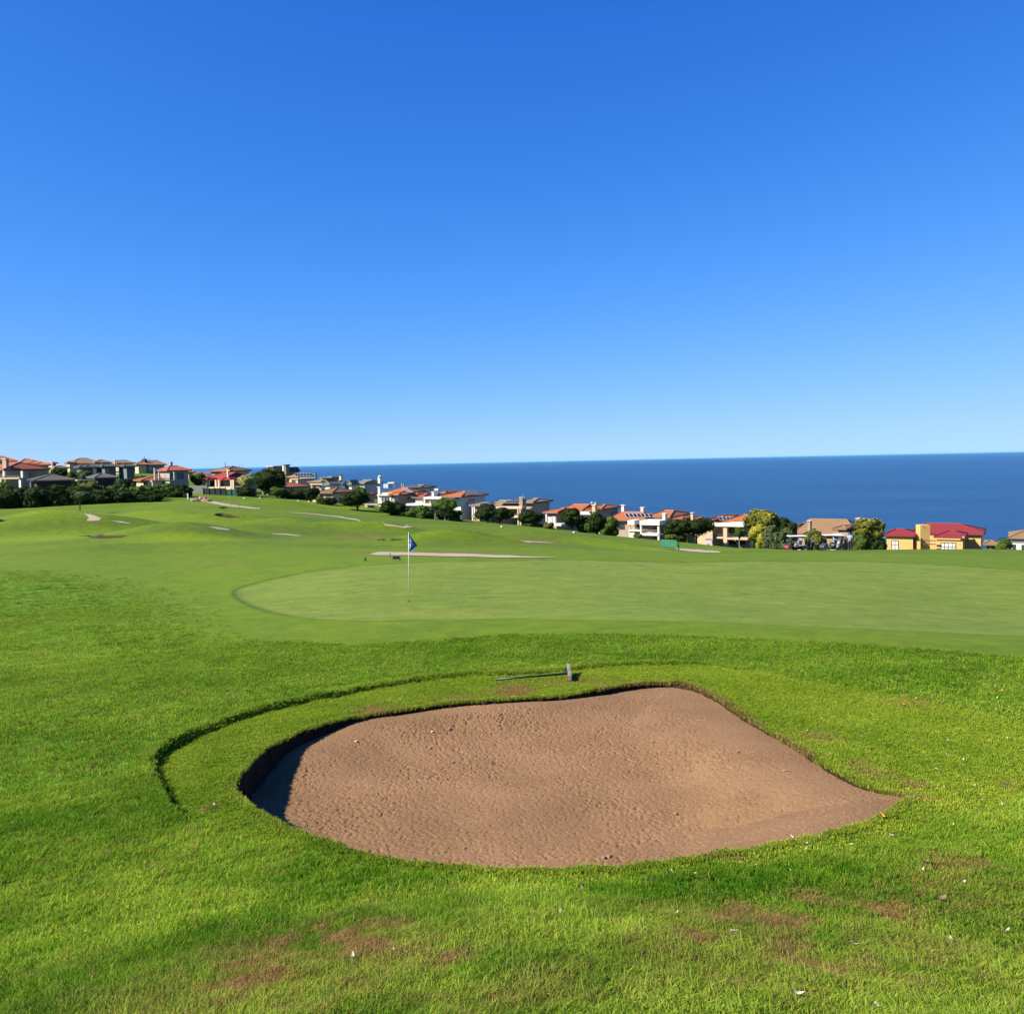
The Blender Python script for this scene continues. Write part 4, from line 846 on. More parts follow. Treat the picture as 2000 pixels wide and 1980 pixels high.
v = h.vol(143, 192, 913.5, 903, 940, 8, WG, TG, ridge=.3, dd=1); v2 = h.vol(158, 200, 912, 897, 940, 7, WG, TG, ridge=.1, dd=2.5); v3 = h.vol(188, 232, 912, 904, 940, 7, WG, TG, ridge=.5, dd=0); h.win(v3, 'f', 192, 212, 916, 923, 3, SFR); h.box('lit_wall_strip', 182, 188.5, 914.5, 926, WW, .8, -.4); v4 = h.vol(226, 268, 911.5, 903.5, 945, 9, WG, TG, ridge=.4, dd=-1.5); h.win(v4, 'f', 231, 238, 914, 923, 2, FWH, CURT, rows=2); h.win(v4, 'r', 256, 262, 916, 924, 1)  # white box and curtained window stand in for sunlit left wall faces
h = House('low charcoal pyramid roofed carport in front of the slate house', 100, 152, cat='carport')
v = h.vol(53, 148, 939.5, 927, 955, 9, WD, TBG, ridge=.05, ov=.6); h.box('column', 59, 61.5, 941, 954, WW, .25, -.3, bottom=True); h.box('fascia', 55, 100, 938.6, 940.2, WGR, .1, -.12)
h = House('small charcoal pyramid roof with pale ridges beside the carport', 205, 156, cat='carport')
v = h.vol(168, 231, 934, 920.5, 955, 9, WD, TBG, ridge=.05, ov=.6); h.box('fascia', 150, 186, 936.6, 938.4, WW, 1.5, -1.); h.box('column', 229, 232, 928, 946, WW, .3, -.4, bottom=True); h.box('solar_heater', 226, 234, 923, 926, SFR, .8, -.4)
h = House('long brown roof house on the skyline behind the slate house', 235, 262)
v = h.vol(214, 262, 905, 896.5, 920, 12, WT, TB, ridge=.7); h.chim(222, 226, 900, 905, WT, -2); h.vol(250, 275, 906, 898.5, 918, 8, WG, TG, dd=2)
h = House('brown gabled row house with chimney cowl on the skyline, grey walls', 292, 232)
v = h.vol(259, 326, 908.5, 899.5, 925, 9, WGR, TB, ridge=.62); v2 = h.vol(259, 290, 908, 900.5, 925, 5, WC, TB, dd=-3, ridge=.4); h.win(v2, 'f', 264, 271, 911, 917, 2); h.win(v, 'f', 292, 297, 911, 919, 1, FWH, CURT); h.chim(277, 286, 897, 901, WD, 3, cap=FASC); h.pipe(281.5, 891, 898, 3.3, .12); h.pipe(292, 895, 900, 4, .08); h.box('chimney', 327, 336, 902, 910, WGR, 1, 0)  # cream wing wall and white window paint in the sunlit left faces
h = House('two storey house with rust orange hipped roofs and balcony above the dark hedge', 330, 167)
v = h.vol(306, 374, 919.8, 907, 950, 8.5, WGR, TR, ridge=.34); h.win(v, 'f', 316, 337, 925, 936.5, 4, FW); h.win(v, 'f', 346, 359, 924, 935, 2); h.win(v, 'r', 361, 366, 924, 935, 1)
v2 = h.vol(260, 324, 939.3, 919.5, 955, 7, WC, TR, dd=1.5, ridge=.25, skew=2.0); h.box('balcony', 297, 342, 937.6, 940.5, WGR, 1.6, -1.5); h.box('pillar', 301.5, 304.5, 914, 938, WW, .35, -.6); h.box('pillar', 297.5, 300, 939, 946, WW, .35, -1.3, bottom=True); h.box('column', 339.5, 342, 921.5, 937.5, WW, .3, -1.); h.box('column', 310, 312.5, 921.5, 937.5, WW, .3, -1.); h.win(v2, 'f', 268, 288, 941, 947, 3); h.rail(v, 305, 340, 934, 937.6, dd=-1.4)
h = House('house mostly hidden behind the rust orange roof, brown verge showing', 364, 205)
v = h.vol(344, 382, 923, 909.5, 935, 10, WT, TR, ridge=.2)
h = House('bright red roofed house with cream columned porch and round turret roof', 440, 172)
v = h.vol(392, 502, 937, 921, 955, 9, WC, TRED, ridge=.62, ov=1.2); v2 = h.vol(438, 468, 936.5, 926, 955, 5, WC, TRED, dd=-2.6, ridge=.02, ov=.8); v3 = h.vol(394, 424, 936.8, 921.5, 955, 6, None, TRED, dd=-1.6, ridge=.1)
h.chim(442.5, 447, 918.5, 928, WC, -1.2, .8, cap=None); h.box('cap', 441, 448.5, 917, 919.2, WC, 1, -1.3)
for x in (397, 406, 421, 427, 451, 455): h.box('column', x-1.4, x+1.6, 937, 952, WC, .35, -3.2, bottom=True)
h.box('terrace', 395, 456, 951, 955, WC, 3.5, -4, bottom=True); h.win(v, 'f', 408, 419, 940, 950, 2); h.win(v, 'f', 428, 440, 940, 949, 3); h.win(v2, 'f', 443, 450, 941, 949, 2, FW, CURT)
h = House('brown pyramid roofed house standing above the bright red roof', 448, 218)
v = h.vol(408, 492, 920.5, 907.5, 935, 12, WC, TB, ridge=.28); h.pipe(439.5, 903, 909, 5, .14); h.pipe(467, 908.5, 912, 5, .1); h.pipe(473, 909, 913, 5, .1); h.win(v, 'f', 414, 428, 921, 925, 2, FW); h.box('verge', 380, 412, 921.5, 925, TR, 3, -6)
h = House('flat roofed olive grey modernist house with square tower on the skyline', 552, 232)
v = h.vol(519, 556, 911.5, 910, 935, 8, WO, WC, roof='flat', ov=.3); v2 = h.vol(551, 566, 909, 907, 935, 5, WO, FASC, roof='flat', ov=.15, dd=-1); v3 = h.vol(562, 586, 921, 913, 935, 7, WO, TG, roof='gable_front', ov=.3); h.win(v, 'f', 524, 534, 912.5, 916, 2, FASC); h.win(v, 'f', 537, 549, 912.5, 916, 2, FASC); h.box('tower_panel', 551.5, 554, 908, 925, WW, .3, -1.35)
h = House('long pinkish roof house with a row of six solar panels and dark end stack', 590, 226)
v = h.vol(559, 618, 932, 921.8, 945, 9, WC, tile_mat('pale_pink_tiles', (.52, .27, .18)), ridge=.82); h.solar(v, 575, 609, 924.5, 930.5, 6, shear=2); h.box('fascia', 562, 616, 932.2, 934, WGR, .3, -.3); h.box('chimney', 613, 618, 922.5, 936, WG, 1.2, -.8); v2 = h.vol(566, 606, 936.5, 934.2, 948, 6, WC, WC, roof='flat', dd=-5, ov=.2); h.win(v2, 'f', 584, 594, 937.5, 941, 2, FW); h.win(v2, 'f', 570, 577, 938, 943, 1)
h = House('russet hipped roof bungalow with dark stack and low pinkish wall by the fairway edge', 555, 178)
v = h.vol(508, 607, 952.8, 936.3, 975, 11, WC, TR, ridge=.3, skew=-2); h.chim(545.5, 549, 935.8, 948, TR, -.2, .7, cap=None); h.win(v, 'f', 517, 520, 955, 963, 1, FWH, CURT); h.win(v, 'f', 530, 540, 955, 962, 2); h.win(v, 'f', 571, 577, 957, 964, 2); h.win(v, 'f', 586, 590, 957, 961, 1); h.box('garden_wall', 512, 545, 962.5, 972, WP, .3, -3.5, bottom=True)
h = House('cluster of beige parapet roofs between the solar roof and the white gable', 640, 208)
v = h.vol(600, 668, 941.5, 936, 955, 8, WP, TTP, ridge=.6); v2 = h.vol(624, 666, 934.5, 931.3, 950, 7, WC, TTP, ridge=.7, dd=4); h.box('chimney', 662, 668.5, 928.5, 938, WC, 1.6, 2, cap=FASC); h.box('parapet', 605, 640, 944, 946.5, WC, .4, -.5); h.win(v, 'f', 626, 634, 943, 947, 2); h.win(v, 'f', 612, 616, 948, 952, 2); h.pipe(633.5, 928, 933, 6, .07); h.solar(v2, 626, 648, 932.3, 934, 4)
h = House('bungalow with rust brown pyramid roof, cream bay windows and grey side wall', 652, 166)
v = h.vol(617, 697, 963, 946.8, 985, 10, WC, TB if False else tile_mat('rust_brown_tiles', (.33, .135, .07)), ridge=.1); h.win(v, 'f', 636, 647, 967, 978, 2, FW, simple('green_blind', (.10, .17, .05), .8)); h.win(v, 'f', 624, 632, 967, 975, 2, FW); h.win(v, 'r', 668, 673, 965, 970, 1); h.box('low_wall', 610, 640, 975, 984, WC, .4, -4, bottom=True); h.solar(v, 627, 640, 949.5, 954.5, 3, shear=-6)
h = House('pale house with two white gables and blue grey upper wall', 680, 205)
v = h.vol(630, 667, 947, 938, 955, 7, WW, TGY, roof='gable_front', ov=.4); v2 = h.vol(677, 702, 946.5, 938, 960, 8, WW, TGY, roof='gable_front', ov=.4, dd=-3); v3 = h.vol(664, 686, 944, 939.5, 955, 6, WG, TG, dd=2)
v4 = h.vol(688, 748, 944.6, 936, 962, 8, wall_mat('pale_blue_plaster', (.45, .52, .58)), TGY, ridge=.85, dd=1, ov=.4)
for x in (717, 724, 731, 737): h.win(v4, 'f', x, x+5, 947, 954, 1, SFR)
h.chim(737.5, 745, 932, 938, WW, 4, 1.6, cap=None); o = MB(); c = P(742, 931, 208.5); me = lump_mesh('dish', 3.6*205/F, white_m, 77); dd_ = bpy.data.objects.new('water_ball', me); link(dd_); dd_.parent = h.root; dd_.location = Vector(h.rel([c])[0]); h.box('canopy', 757, 768.5, 942, 944, WW, 2, -1); h.box('post', 770, 772, 940, 951, WG, .3, -1); h.box('wing', 748, 764, 945, 953, wall_mat('pale_blue_plaster', (.45, .52, .58)), 4, 0)
# ---- centre row
h = House('white and orange roofed villa with round turret, square white stack and angled solar array', 765, 166)
v = h.vol(704, 738, 966, 954, 990, 5, WP, TR, ridge=.04, dd=-2, ov=.5); v2 = h.vol(758, 808, 967, 955, 990, 8, WP, TO, ridge=.1, dd=-1); h.solar(v2, 786, 798, 955.5, 962.5, 4, 'f', shear=10); v3 = h.vol(750, 832, 963, 950.5, 980, 9, WP, TO, ridge=.45, dd=7); h.vol(806, 829, 966, 959, 980, 6, WP, TR, dd=3)
h.box('parapet', 736, 763, 963, 968, WW, 4, -2); h.box('wall', 738, 764, 968, 986, WW, 3.5, -1.6, bottom=True); h.chim(737.5, 745, 951.5, 960, WW, -1.5, 1.2, cap=WW); 
for x in (745, 750.5, 756): h.box('window', x, x+4, 971, 979, GL, .1, -1.68)
h.win(v2, 'f', 770, 781, 971, 978, 2, FWH, CURT); h.win(v2, 'r', 796, 799, 971, 975, 1); h.box('terrace_slab', 713, 738, 984, 986.5, WP, 2, -4)
h = House('dark solar covered flat hip roof just above the orange villas', 822, 205)
v = h.vol(793, 852, 953, 947.3, 965, 9, WW, TTP, ridge=.55); h.solar(v, 796, 823, 949, 952.5, 5); h.pipe(785, 944, 951, 0, .14); h.pipe(788.5, 944, 951, 0, .14); h.box('wing', 848, 860, 954.5, 958, WW, 4, 0)
h = House('white villa with orange hip roof, flat white canopy and small stack', 832, 165)
v = h.vol(804, 860, 972, 959.5, 990, 8, WW, TR, ridge=.3); h.box('canopy', 827, 863, 970.5, 974.5, WW, 3, -2.5); h.chim(843, 850, 961.5, 972, WW, -2, 1.2); h.box('solar_heater', 850, 860, 962, 968, WG, 1.2, -1.2)
for x in (811, 818): h.win(v, 'f', x, x+6, 976, 982, 1, FWH, CURT)
h.win(v, 'f', 832, 838, 976, 984, 2, FWH, CURT); h.box('balcony', 793, 842, 983.5, 987.5, WW, 2, -2.5); h.box('column', 838.5, 841, 974, 985, WT, .3, -2.2); h.box('column', 827.5, 830, 974, 985, WW, .3, -2.2)
h = House('tall white villa with orange hipped roof and black solar array facing the sea', 905, 158)
v = h.vol(862, 954, 970.5, 957, 1015, 13, WW, TO, ridge=.22); h.solar(v, 905, 933, 958.5, 967.5, 5, 'r', shear=8); h.vol(855, 892, 963, 954, 980, 8, WW, TO, dd=8, ridge=.05); h.win(v, 'r', 914, 927, 973.5, 980, 2, FWH); h.win(v, 'r', 911, 914, 980, 986, 1, FWH); h.win(v, 'r', 923, 928, 980, 984, 2, FWH); h.win(v, 'f', 880, 886, 978, 988, 2); h.win(v, 'f', 866, 874, 976, 984, 2); h.box('canopy', 862, 888, 971.5, 974, FASC, 2, -1.5)
h = House('big taupe roofed villa with broad square stack, columns and shaded pink side wall', 1000, 158)
v = h.vol(916, 968, 988, 975.5, 1032, 8, WP, TTP, ridge=.04, dd=-1); h.solar(v, 940, 954, 981, 983.5, 3); v2 = h.vol(950, 1022, 987, 975.5, 1032, 9, WP, TTP, ridge=.8, dd=2); h.solar(v2, 990, 1013, 978.5, 983.5, 4, shear=-2); v3 = h.vol(984, 1020, 980, 970.8, 1000, 6, WP, TTP, ridge=.05, dd=10)
v4 = h.vol(1012, 1080, 982.5, 971, 1032, 10, WP, TTP, ridge=.36, dd=4); h.box('stack', 1013.5, 1021, 970.8, 1002, WC, 2.4, 0, 0); h.box('stack_shade_side', 1021.2, 1028, 971.5, 1002, WP, 2.1, .5); h.box('parapet', 968, 1019, 989, 993.5, WC, 1.2, -1.5); h.pipe(1021.5, 964, 972, 1.2, .05)  # taupe box beside the cream stack paints its shaded right face
h.win(v4, 'f', 1057, 1067, 986, 998, 2); h.win(v4, 'f', 1035, 1040, 992, 998, 1); h.win(v2, 'f', 1000, 1012, 994, 1006, 3, FW); h.win(v2, 'f', 996, 1010, 1013, 1026, 4, FW)
for x in (921.5, 925.5): h.box('column', x, x+2, 990, 1011, WW, .3, -2, bottom=True)
for x in (1010.5, 1015): h.box('column', x, x+2, 993, 1028, WC, .3, -1.5, bottom=True)
h.box('balcony', 921, 931, 1006, 1011, WP, 2, -2.4); h.box('balcony', 998, 1012, 1007, 1011, WC, 2, -1.8); h.rail(v2, 998, 1011, 1003, 1007, dd=-1.8); h.win(v, 'f', 944, 948, 1016, 1023, 1, FWH, CURT); h.win(v, 'f', 957, 963, 1013, 1023, 1, FWH, CURT)
h = House('orange roofed villa with capped stack, gadgets on top and curtained left wing', 1130, 150)
v = h.vol(1060, 1128, 1002, 988, 1040, 9, WP, TO, ridge=.28, dd=-1, skew=.6); v2 = h.vol(1092, 1178, 998, 985, 1035, 9, WW, TO, ridge=.75, dd=3); v3 = h.vol(1145, 1214, 995.5, 982.8, 1035, 10, WP, TO, ridge=.2, dd=1); v4 = h.vol(1144, 1180, 998, 988, 1020, 6, None, TO, dd=-1.5, ridge=.04)
h.chim(1157, 1167, 987, 1000, WC, -2.5, 1.3, cap=WW); h.box('solar_heater', 1153.5, 1160, 980, 983.5, SFR, .8, -2.2); h.box('heater_tank', 1160.5, 1168, 981, 986.5, WGR, .9, -2.3); h.box('canopy', 1133, 1157, 999.5, 1005, WW, 3, -2.5)
h.win(v, 'f', 1070, 1078, 1009, 1024, 2, FWH, CURT); h.win(v, 'f', 1079, 1085, 1008, 1024, 1, FWH, CURT); h.box('column', 1065.5, 1068, 1004, 1020, WW, .3, -2, bottom=True); h.box('terrace', 1078, 1096, 1023, 1027, WW, 2, -3); h.win(v3, 'r', 1194, 1204, 999, 1006, 2); h.box('terrace', 1124, 1140, 1023, 1026, WC, 2, -3); h.box('courtyard_wall', 1042, 1064, 1023, 1033, wall_mat('brown_wall', (.24, .12, .06)), .4, -4, bottom=True)
h = House('villa with seven solar panels on orange tiles above a white framed balcony', 1265, 140)
v = h.vol(1186, 1302, 1018, 1000.5, 1055, 10, WP, TO, ridge=.62, dd=0, skew=-1.0); h.solar(v, 1219, 1273, 1004, 1011, 7, shear=5); v2 = h.vol(1262, 1350, 1011.5, 995.5, 1055, 11, WP, TO, ridge=.42, dd=3); v3 = h.vol(1255, 1290, 1008, 994.5, 1020, 8, None, TO, dd=9, ridge=.03); h.vol(1318, 1349, 1014, 1006, 1050, 6, WW, TO, dd=1, ridge=.03)
h.chim(1214, 1223, 987.5, 1001, WW, 8, 1, cap=WW); h.chim(1252, 1260.5, 992, 1001, WW, 9, 1, cap=WW); h.chim(1295, 1304, 1004, 1018, WW, -2, 1.3, cap=WW)
h.box('canopy', 1225.5, 1239, 1016.5, 1025, WW, 3, -3); h.box('canopy', 1249, 1288, 1017, 1025.5, WW, 4, -3.5); h.box('column', 1250, 1253, 1025.5, 1045, WW, .4, -3.2, bottom=True); h.box('column', 1284, 1287.5, 1025.5, 1055, WW, .4, -3.3, bottom=True)
h.box('column', 1229, 1231, 1025, 1036, WC, .25, -2.8); h.box('column', 1237, 1239, 1025, 1036, WC, .25, -2.8); h.box('balcony', 1227, 1252, 1035, 1037.5, WW, 3, -3.1); h.box('balcony', 1252, 1285, 1041.5, 1046, WW, 3.5, -3.4); h.box('wall', 1228.5, 1239, 1038, 1050, WW, 2.5, -2.9, bottom=True); h.rail(v, 1253, 1284, 1035, 1041.5, WGR, dd=-3.3)
h.win(v, 'f', 1241, 1249, 1022, 1034, 2); h.win(v, 'f', 1254, 1272, 1027, 1036, 3); h.win(v, 'f', 1274, 1283, 1027, 1036, 2); h.win(v, 'f', 1208, 1220, 1023, 1033, 3, FW); h.win(v, 'f', 1258, 1282, 1047, 1053, 3); h.box('side_pillar', 1200.5, 1206, 1020, 1027, WW, .4, -.3)
h = House('low orange roofed house with steep solar array behind the trees right of the balcony villa', 1400, 140)
v = h.vol(1362, 1412, 1020, 1006.5, 1050, 9, WC, TR, ridge=.1, dd=-2); v2 = h.vol(1384, 1442, 1015, 1001.8, 1045, 10, WC, TO, ridge=.05, dd=3); h.solar(v2, 1402, 1432, 1010.5, 1017, 4, shear=4); h.chim(1350, 1357.5, 1002.5, 1012, WC, 3, 1.1, cap=WC); h.vol(1340, 1372, 1016, 1009, 1040, 6, WC, TO, dd=4)
h = House('cream house with glazed balcony room under a flat white canopy', 1430, 124)
v = h.vol(1412, 1500, 1022, 1005, 1062, 9, WC, TO, ridge=.05, skew=-.3, dd=.5); h.box('canopy', 1397, 1452, 1024, 1028.5, WW, 3.4, -3.6); h.box('canopy_top', 1420, 1450, 1021.5, 1024, WW, 2.5, -3); h.box('column', 1412.5, 1420, 1028.5, 1062, WC, .8, -3.4, bottom=True); h.box('balcony', 1345, 1412, 1047.5, 1051, WC, 3, -3.4); h.box('balcony', 1420, 1460, 1050, 1054, WC, 3.4, -3.4)
h.win(v, 'f', 1421, 1450, 1030, 1050, 5, FW, GL); h.win(v, 'f', 1421, 1456, 1056, 1063, 3); h.rail(v, 1421, 1458, 1044, 1050, FW, dd=-3.3); h.rail(v, 1362, 1411, 1042, 1047.5, FW, dd=-3.3); v2 = h.vol(1344, 1416, 1030, 1028.5, 1062, 6, WC, WC, roof='flat', ov=.1, dd=-.2); h.win(v2, 'f', 1393, 1411, 1032, 1046, 3); h.box('step_wall', 1343, 1356, 1042, 1056, WC, .6, -3.5, bottom=True)
h = House('wide tan roofed house with sloping stack and dormer eaves behind the golf carts', 1600, 134)
v = h.vol(1548, 1698, 1047, 1014.5, 1068, 13, WT, TT, ridge=.60, dd=1, skew=-.6); v2 = h.vol(1528, 1568, 1031, 1021, 1060, 7, WD, TT, ridge=.05, dd=-2.5, ov=.7); v3 = h.vol(1626, 1667, 1035, 1021.5, 1060, 7, WD, TT, ridge=.05, dd=-2.5, ov=.7)
h.chim(1580.5, 1588.5, 1018, 1034, WP, -1.5, 1.2, cap=WC); h.win(v2, 'f', 1547, 1556, 1033, 1040, 2, FWH); h.win(v2, 'f', 1557, 1566, 1033, 1040, 2); h.win(v3, 'f', 1630, 1654, 1037, 1041, 4); h.box('lean_to', 1626, 1656, 1041.5, 1047, WP, 2, -4); h.chim(1675.5, 1683.5, 1013.5, 1022, WP, 3, 1, cap=WC); h.pipe(1680, 1010, 1014, 3.4, .1)
h = House('yellow house with crimson roof, tall yellow stack and pergola on the right', 1820, 126)
v = h.vol(1726, 1796, 1048, 1033.5, 1078, 6.5, WY, TCR, ridge=.25, dd=0, ov=.35, skew=-.3); h.win(v, 'f', 1741, 1755, 1055, 1074, 2, FW, CURT, rows=2)
v2 = h.vol(1776, 1925, 1046, 1022.8, 1078, 9, WY, TCR, ridge=.47, dd=3.5, ov=.4, skew=-.7); v3 = h.vol(1824, 1890, 1051.8, 1036, 1078, 7, WY, TCR, ridge=.12, dd=-2, ov=.35); h.win(v3, 'f', 1837, 1867, 1059.5, 1077, 4, FW, CURT, rows=2)
h.box('chimney', 1797.5, 1816.5, 1025.2, 1078, WY, 1.1, 1.2, 0, bottom=True); h.box('flue_opening', 1806.5, 1808, 1028.5, 1031, WD, .1, 1.12); h.box('braai_shelf', 1793, 1804.5, 1067, 1078, WY, 1, -.5, bottom=True); h.box('cornice', 1724.5, 1776, 1047.8, 1050, WY, .3, -.05); h.box('cornice', 1823, 1876, 1051.6, 1054, WY, .3, -2.1)
for y in (1054.5, 1061.5): h.box('pergola_beam', 1772, 1826, y, y+1.6, FASC, .2, .4)
h.box('post', 1795.5, 1803.5, 1051, 1066, WY, .5, .2, bottom=True); h.box('parapet', 1779, 1798, 1045.5, 1050, WY, .5, 1.8); h.box('parapet', 1821.5, 1832, 1046, 1051, WY, .5, .8); h.chim(1917.5, 1923, 1040, 1060, WY, 8, .9, cap=WY)
v5 = h.vol(1884, 1916, 1046.5, 1040, 1078, 8, WY, TCR, ridge=.3, dd=5, ov=.3); h.win(v5, 'f', 1888, 1900, 1056, 1074, 1, FW); h.box('finial', 1880, 1883.5, 1047.5, 1051.5, WY, .4, -.4); h.box('parapet', 1888, 1897, 1048, 1054, WY, .4, 2)
h = House('small far house with pale pink roof between the yellow house and the bush', 1935, 152)
v = h.vol(1920, 1951, 1065.5, 1054.5, 1080, 7, WP, TT, ridge=.15); h.win(v, 'f', 1926, 1932, 1067, 1073, 1); h.win(v, 'f', 1936, 1946, 1067, 1074, 2)
h = House('white walled house with tan roof cut by the right frame edge', 2010, 134)
v = h.vol(1969, 2075, 1055.5, 1035, 1080, 10, WW, TT, ridge=.3, dd=0); h.win(v, 'f', 1975, 1984, 1063, 1074, 2, FW, GL); h.win(v, 'f', 1995, 2012, 1064, 1076, 2, FW, GL); h.box('cornice', 1972, 2030, 1056.5, 1058.5, WW, .3, -.2)
# ================================================================ trees and shrubs
def foliage(name, c1, c2, trans=.15):
    if name in MC: return MC[name]
    c1, c2 = sc3(c1, .85), sc3(c2, .62); t = NT(name); a = t.attr('tint'); m = t.mix(a.outputs['Fac'], c1, c2); t.lk(m, t.b.inputs['Base Color']); t.b.inputs['Roughness'].default_value = .7; t.b.inputs['Specular IOR Level'].default_value = .04
    tr_ = t.add('BsdfTranslucent'); t.lk(m, tr_.inputs['Color']); ms = t.add('MixShader'); ms.inputs[0].default_value = trans
    t.lk(t.b.outputs[0], ms.inputs[1]); t.lk(tr_.outputs[0], ms.inputs[2]); t.lk(ms.outputs[0], t.out.inputs[0]); MC[name] = t.m; return t.m
FOL = {'dark': foliage('dark_foliage', (.013, .025, .005), (.050, .080, .014)), 'mid': foliage('green_foliage', (.040, .075, .012), (.12, .18, .030)), 'olive': foliage('olive_foliage', (.060, .070, .012), (.20, .20, .035)), 'yellow': foliage('yellow_foliage', (.25, .25, .02), (.60, .55, .09), .25),
       'tip': foliage('gold_tipped_foliage', (.030, .048, .008), (.36, .32, .035)), 'grey': foliage('grey_green_foliage', (.045, .062, .022), (.15, .18, .075)), 'cream': foliage('pale_yellow_foliage', (.20, .20, .05), (.60, .56, .22), .2)}
BARK = simple('grey_bark', (.20, .165, .125), .9, .25, 5, bump=.5); DBARK = simple('dark_bark', (.07, .055, .042), .9, .25, 5, bump=.5)
def plant(label, xl, xr, yt, yc, D, kind='dark', trunks=(), cat='tree', name=None, dep=1.0, seed=0, bark=None, yb=None, dens=1.0, lobes=None, group=None, leaf=1.0):
    r = np.random.default_rng(int(xl*7+yt)+seed); xc = (xl+xr)/2; p = P(xc, (yt+yc)/2, D); X0, Y0 = p[0], D
    if trunks: yc += 5
    g0 = float(HM(np.array([X0]), np.array([Y0]))[0])
    rx = (xr-xl)/2*D/F; ztop = float(P(xc, yt, D)[2]); zc = float(P(xc, yc, D)[2]); zc = max(zc, g0-.3); 
    if not trunks: zc = min(zc, g0+.0)
    rz = max(.4, (ztop-zc)/2); ry = min(rx*.85*dep, rz*1.6+2); cz = (ztop+zc)/2
    root = empty(name or ('tree' if cat == 'tree' else 'shrub'), (X0, Y0, g0), label, cat, group)
    nl = lobes or int(8+min(10, rx*2)); L_ = [(np.zeros(3), np.array([rx*.72, ry*.72, rz*.80]))]
    for i in range(nl):
        a = r.uniform(0, 2*math.pi); e = r.uniform(-.55, .95); q = math.sqrt(max(0, 1-e*e)); c = np.array([math.cos(a)*q*rx*.66, math.sin(a)*q*ry*.66, e*rz*.62]); s_ = r.uniform(.26, .42); L_.append((c, np.array([rx*s_, ry*s_, rz*s_*1.05])+.05))
    if not trunks:
        for i in range(5): c = np.array([r.uniform(-.7, .7)*rx, r.uniform(-.6, .3)*ry, -rz*.6]); L_.append((c, np.array([rx*.35, ry*.4, rz*.45])))
    ls = max(.13, min(.34, .075*(rx+rz)))*leaf; area = sum(float(a_[0]*a_[2]) for c, a_ in L_); n = int(min(9000, max(1200, 7.5*dens*area/(ls*ls)*1.0)))
    wts = np.array([a_[0]*a_[2] for c, a_ in L_]); idx = r.choice(len(L_), n, p=wts/wts.sum()); C = np.array([L_[i][0] for i in idx]); S = np.array([L_[i][1] for i in idx])
    dv = r.normal(size=(n, 3)); dv /= np.linalg.norm(dv, axis=1)[:, None]; rad = r.uniform(.80, 1.10, n)[:, None]; pts = C+dv*S*rad; nrm = dv/S; nrm /= np.linalg.norm(nrm, axis=1)[:, None]
    nrm = nrm+r.normal(0, .45, (n, 3)); nrm /= np.linalg.norm(nrm, axis=1)[:, None]
    t1 = np.cross(nrm, r.normal(size=(n, 3))); t1 /= np.linalg.norm(t1, axis=1)[:, None]+1e-9; t2 = np.cross(nrm, t1); sz = ls*r.uniform(.45, 1.15, n)[:, None]
    V = np.stack([pts-t1*sz-t2*sz*.15, pts+t2*sz*.55-t1*sz*.1, pts+t1*sz, pts-t2*sz*.55+t1*sz*.1], 1).reshape(-1, 3)
    up = np.clip((pts[:, 2]/rz)*.25+.3, 0, .6); cl = noise(pts[:, 0]+X0, pts[:, 2]+pts[:, 1], .9*max(.6, rx*.25), seed)*.7
    tint = np.clip(.45+cl+r.normal(0, .22, n), 0, 1); 
    if kind in ('tip',): tint = np.clip(tint*.6-.25+1.0*np.clip(pts[:, 2]/rz*.5+dv[:, 2]*.55, 0, 1), 0, 1)
    Fq = np.arange(4*n).reshape(n, 4)
    # inner mass so the sky does not shine straight through
    cv, cf, base = [], [], len(V)
    bm = bmesh.new(); bmesh.ops.create_icosphere(bm, subdivisions=2, radius=1); ico = np.array([v_.co[:] for v_ in bm.verts]); icf = np.array([[v_.index for v_ in f_.verts] for f_ in bm.faces]); bm.free()
    for c, a_ in L_: cf.append(np.concatenate([icf, icf[:, 2:3]], 1)+base+sum(len(k_) for k_ in cv)); cv.append(ico*a_*.90*(1+r.uniform(-.12, .10, (len(ico), 1)))+c)
    V2 = np.concatenate([V]+cv); V2[:, 2] += cz-g0
    me = bpy.data.meshes.new('crown'); F2 = np.concatenate(cf)[:, :3]
    me.vertices.add(len(V2)); me.vertices.foreach_set('co', V2.astype(np.float32).ravel()); nl4, nl3 = n*4, len(F2)*3
    me.loops.add(nl4+nl3); me.loops.foreach_set('vertex_index', np.concatenate([Fq.ravel(), F2.ravel()]).astype(np.int32)); me.polygons.add(n+len(F2)); me.polygons.foreach_set('loop_start', np.concatenate([np.arange(0, nl4, 4), nl4+np.arange(0, nl3, 3)]).astype(np.int32)); me.update(calc_edges=True)
    fattr(me, 'tint', np.concatenate([np.repeat(tint, 4), r.uniform(0, .5, len(V2)-4*n)])); me.materials.append(FOL[kind])
    o = bpy.data.objects.new('crown' if trunks else 'foliage', me); link(o); o.parent = root
    bk = bark or DBARK; rt = max(.10, rx*.055)
    if trunks:
        for tx_ in trunks:
            bx = float(P(tx_, yc, D)[0])-X0; zt = cz-g0; m = MB(); m.tube([(bx, 0, -.3), (bx+.03, 0, .15), (bx*.95, 0, (zc-g0)*.6), (bx*.7, 0, zc-g0+rz*.3), (bx*.4, 0, zt)], [rt*1.5, rt*1.1, rt*.9, rt*.75, rt*.45], 8)
            for k in range(4): a = k*1.6+tx_; m.tube([(bx*.8, 0, (zc-g0)*.85), (bx*.6+math.cos(a)*rx*.25, math.sin(a)*ry*.25, (zc-g0)+rz*.35), (bx*.4+math.cos(a)*rx*.6, math.sin(a)*ry*.6, zt+rz*.1)], [rt*.6, rt*.42, rt*.15], 6)
            m.build('trunk', bk, root, smooth=True)
    else:
        m = MB()
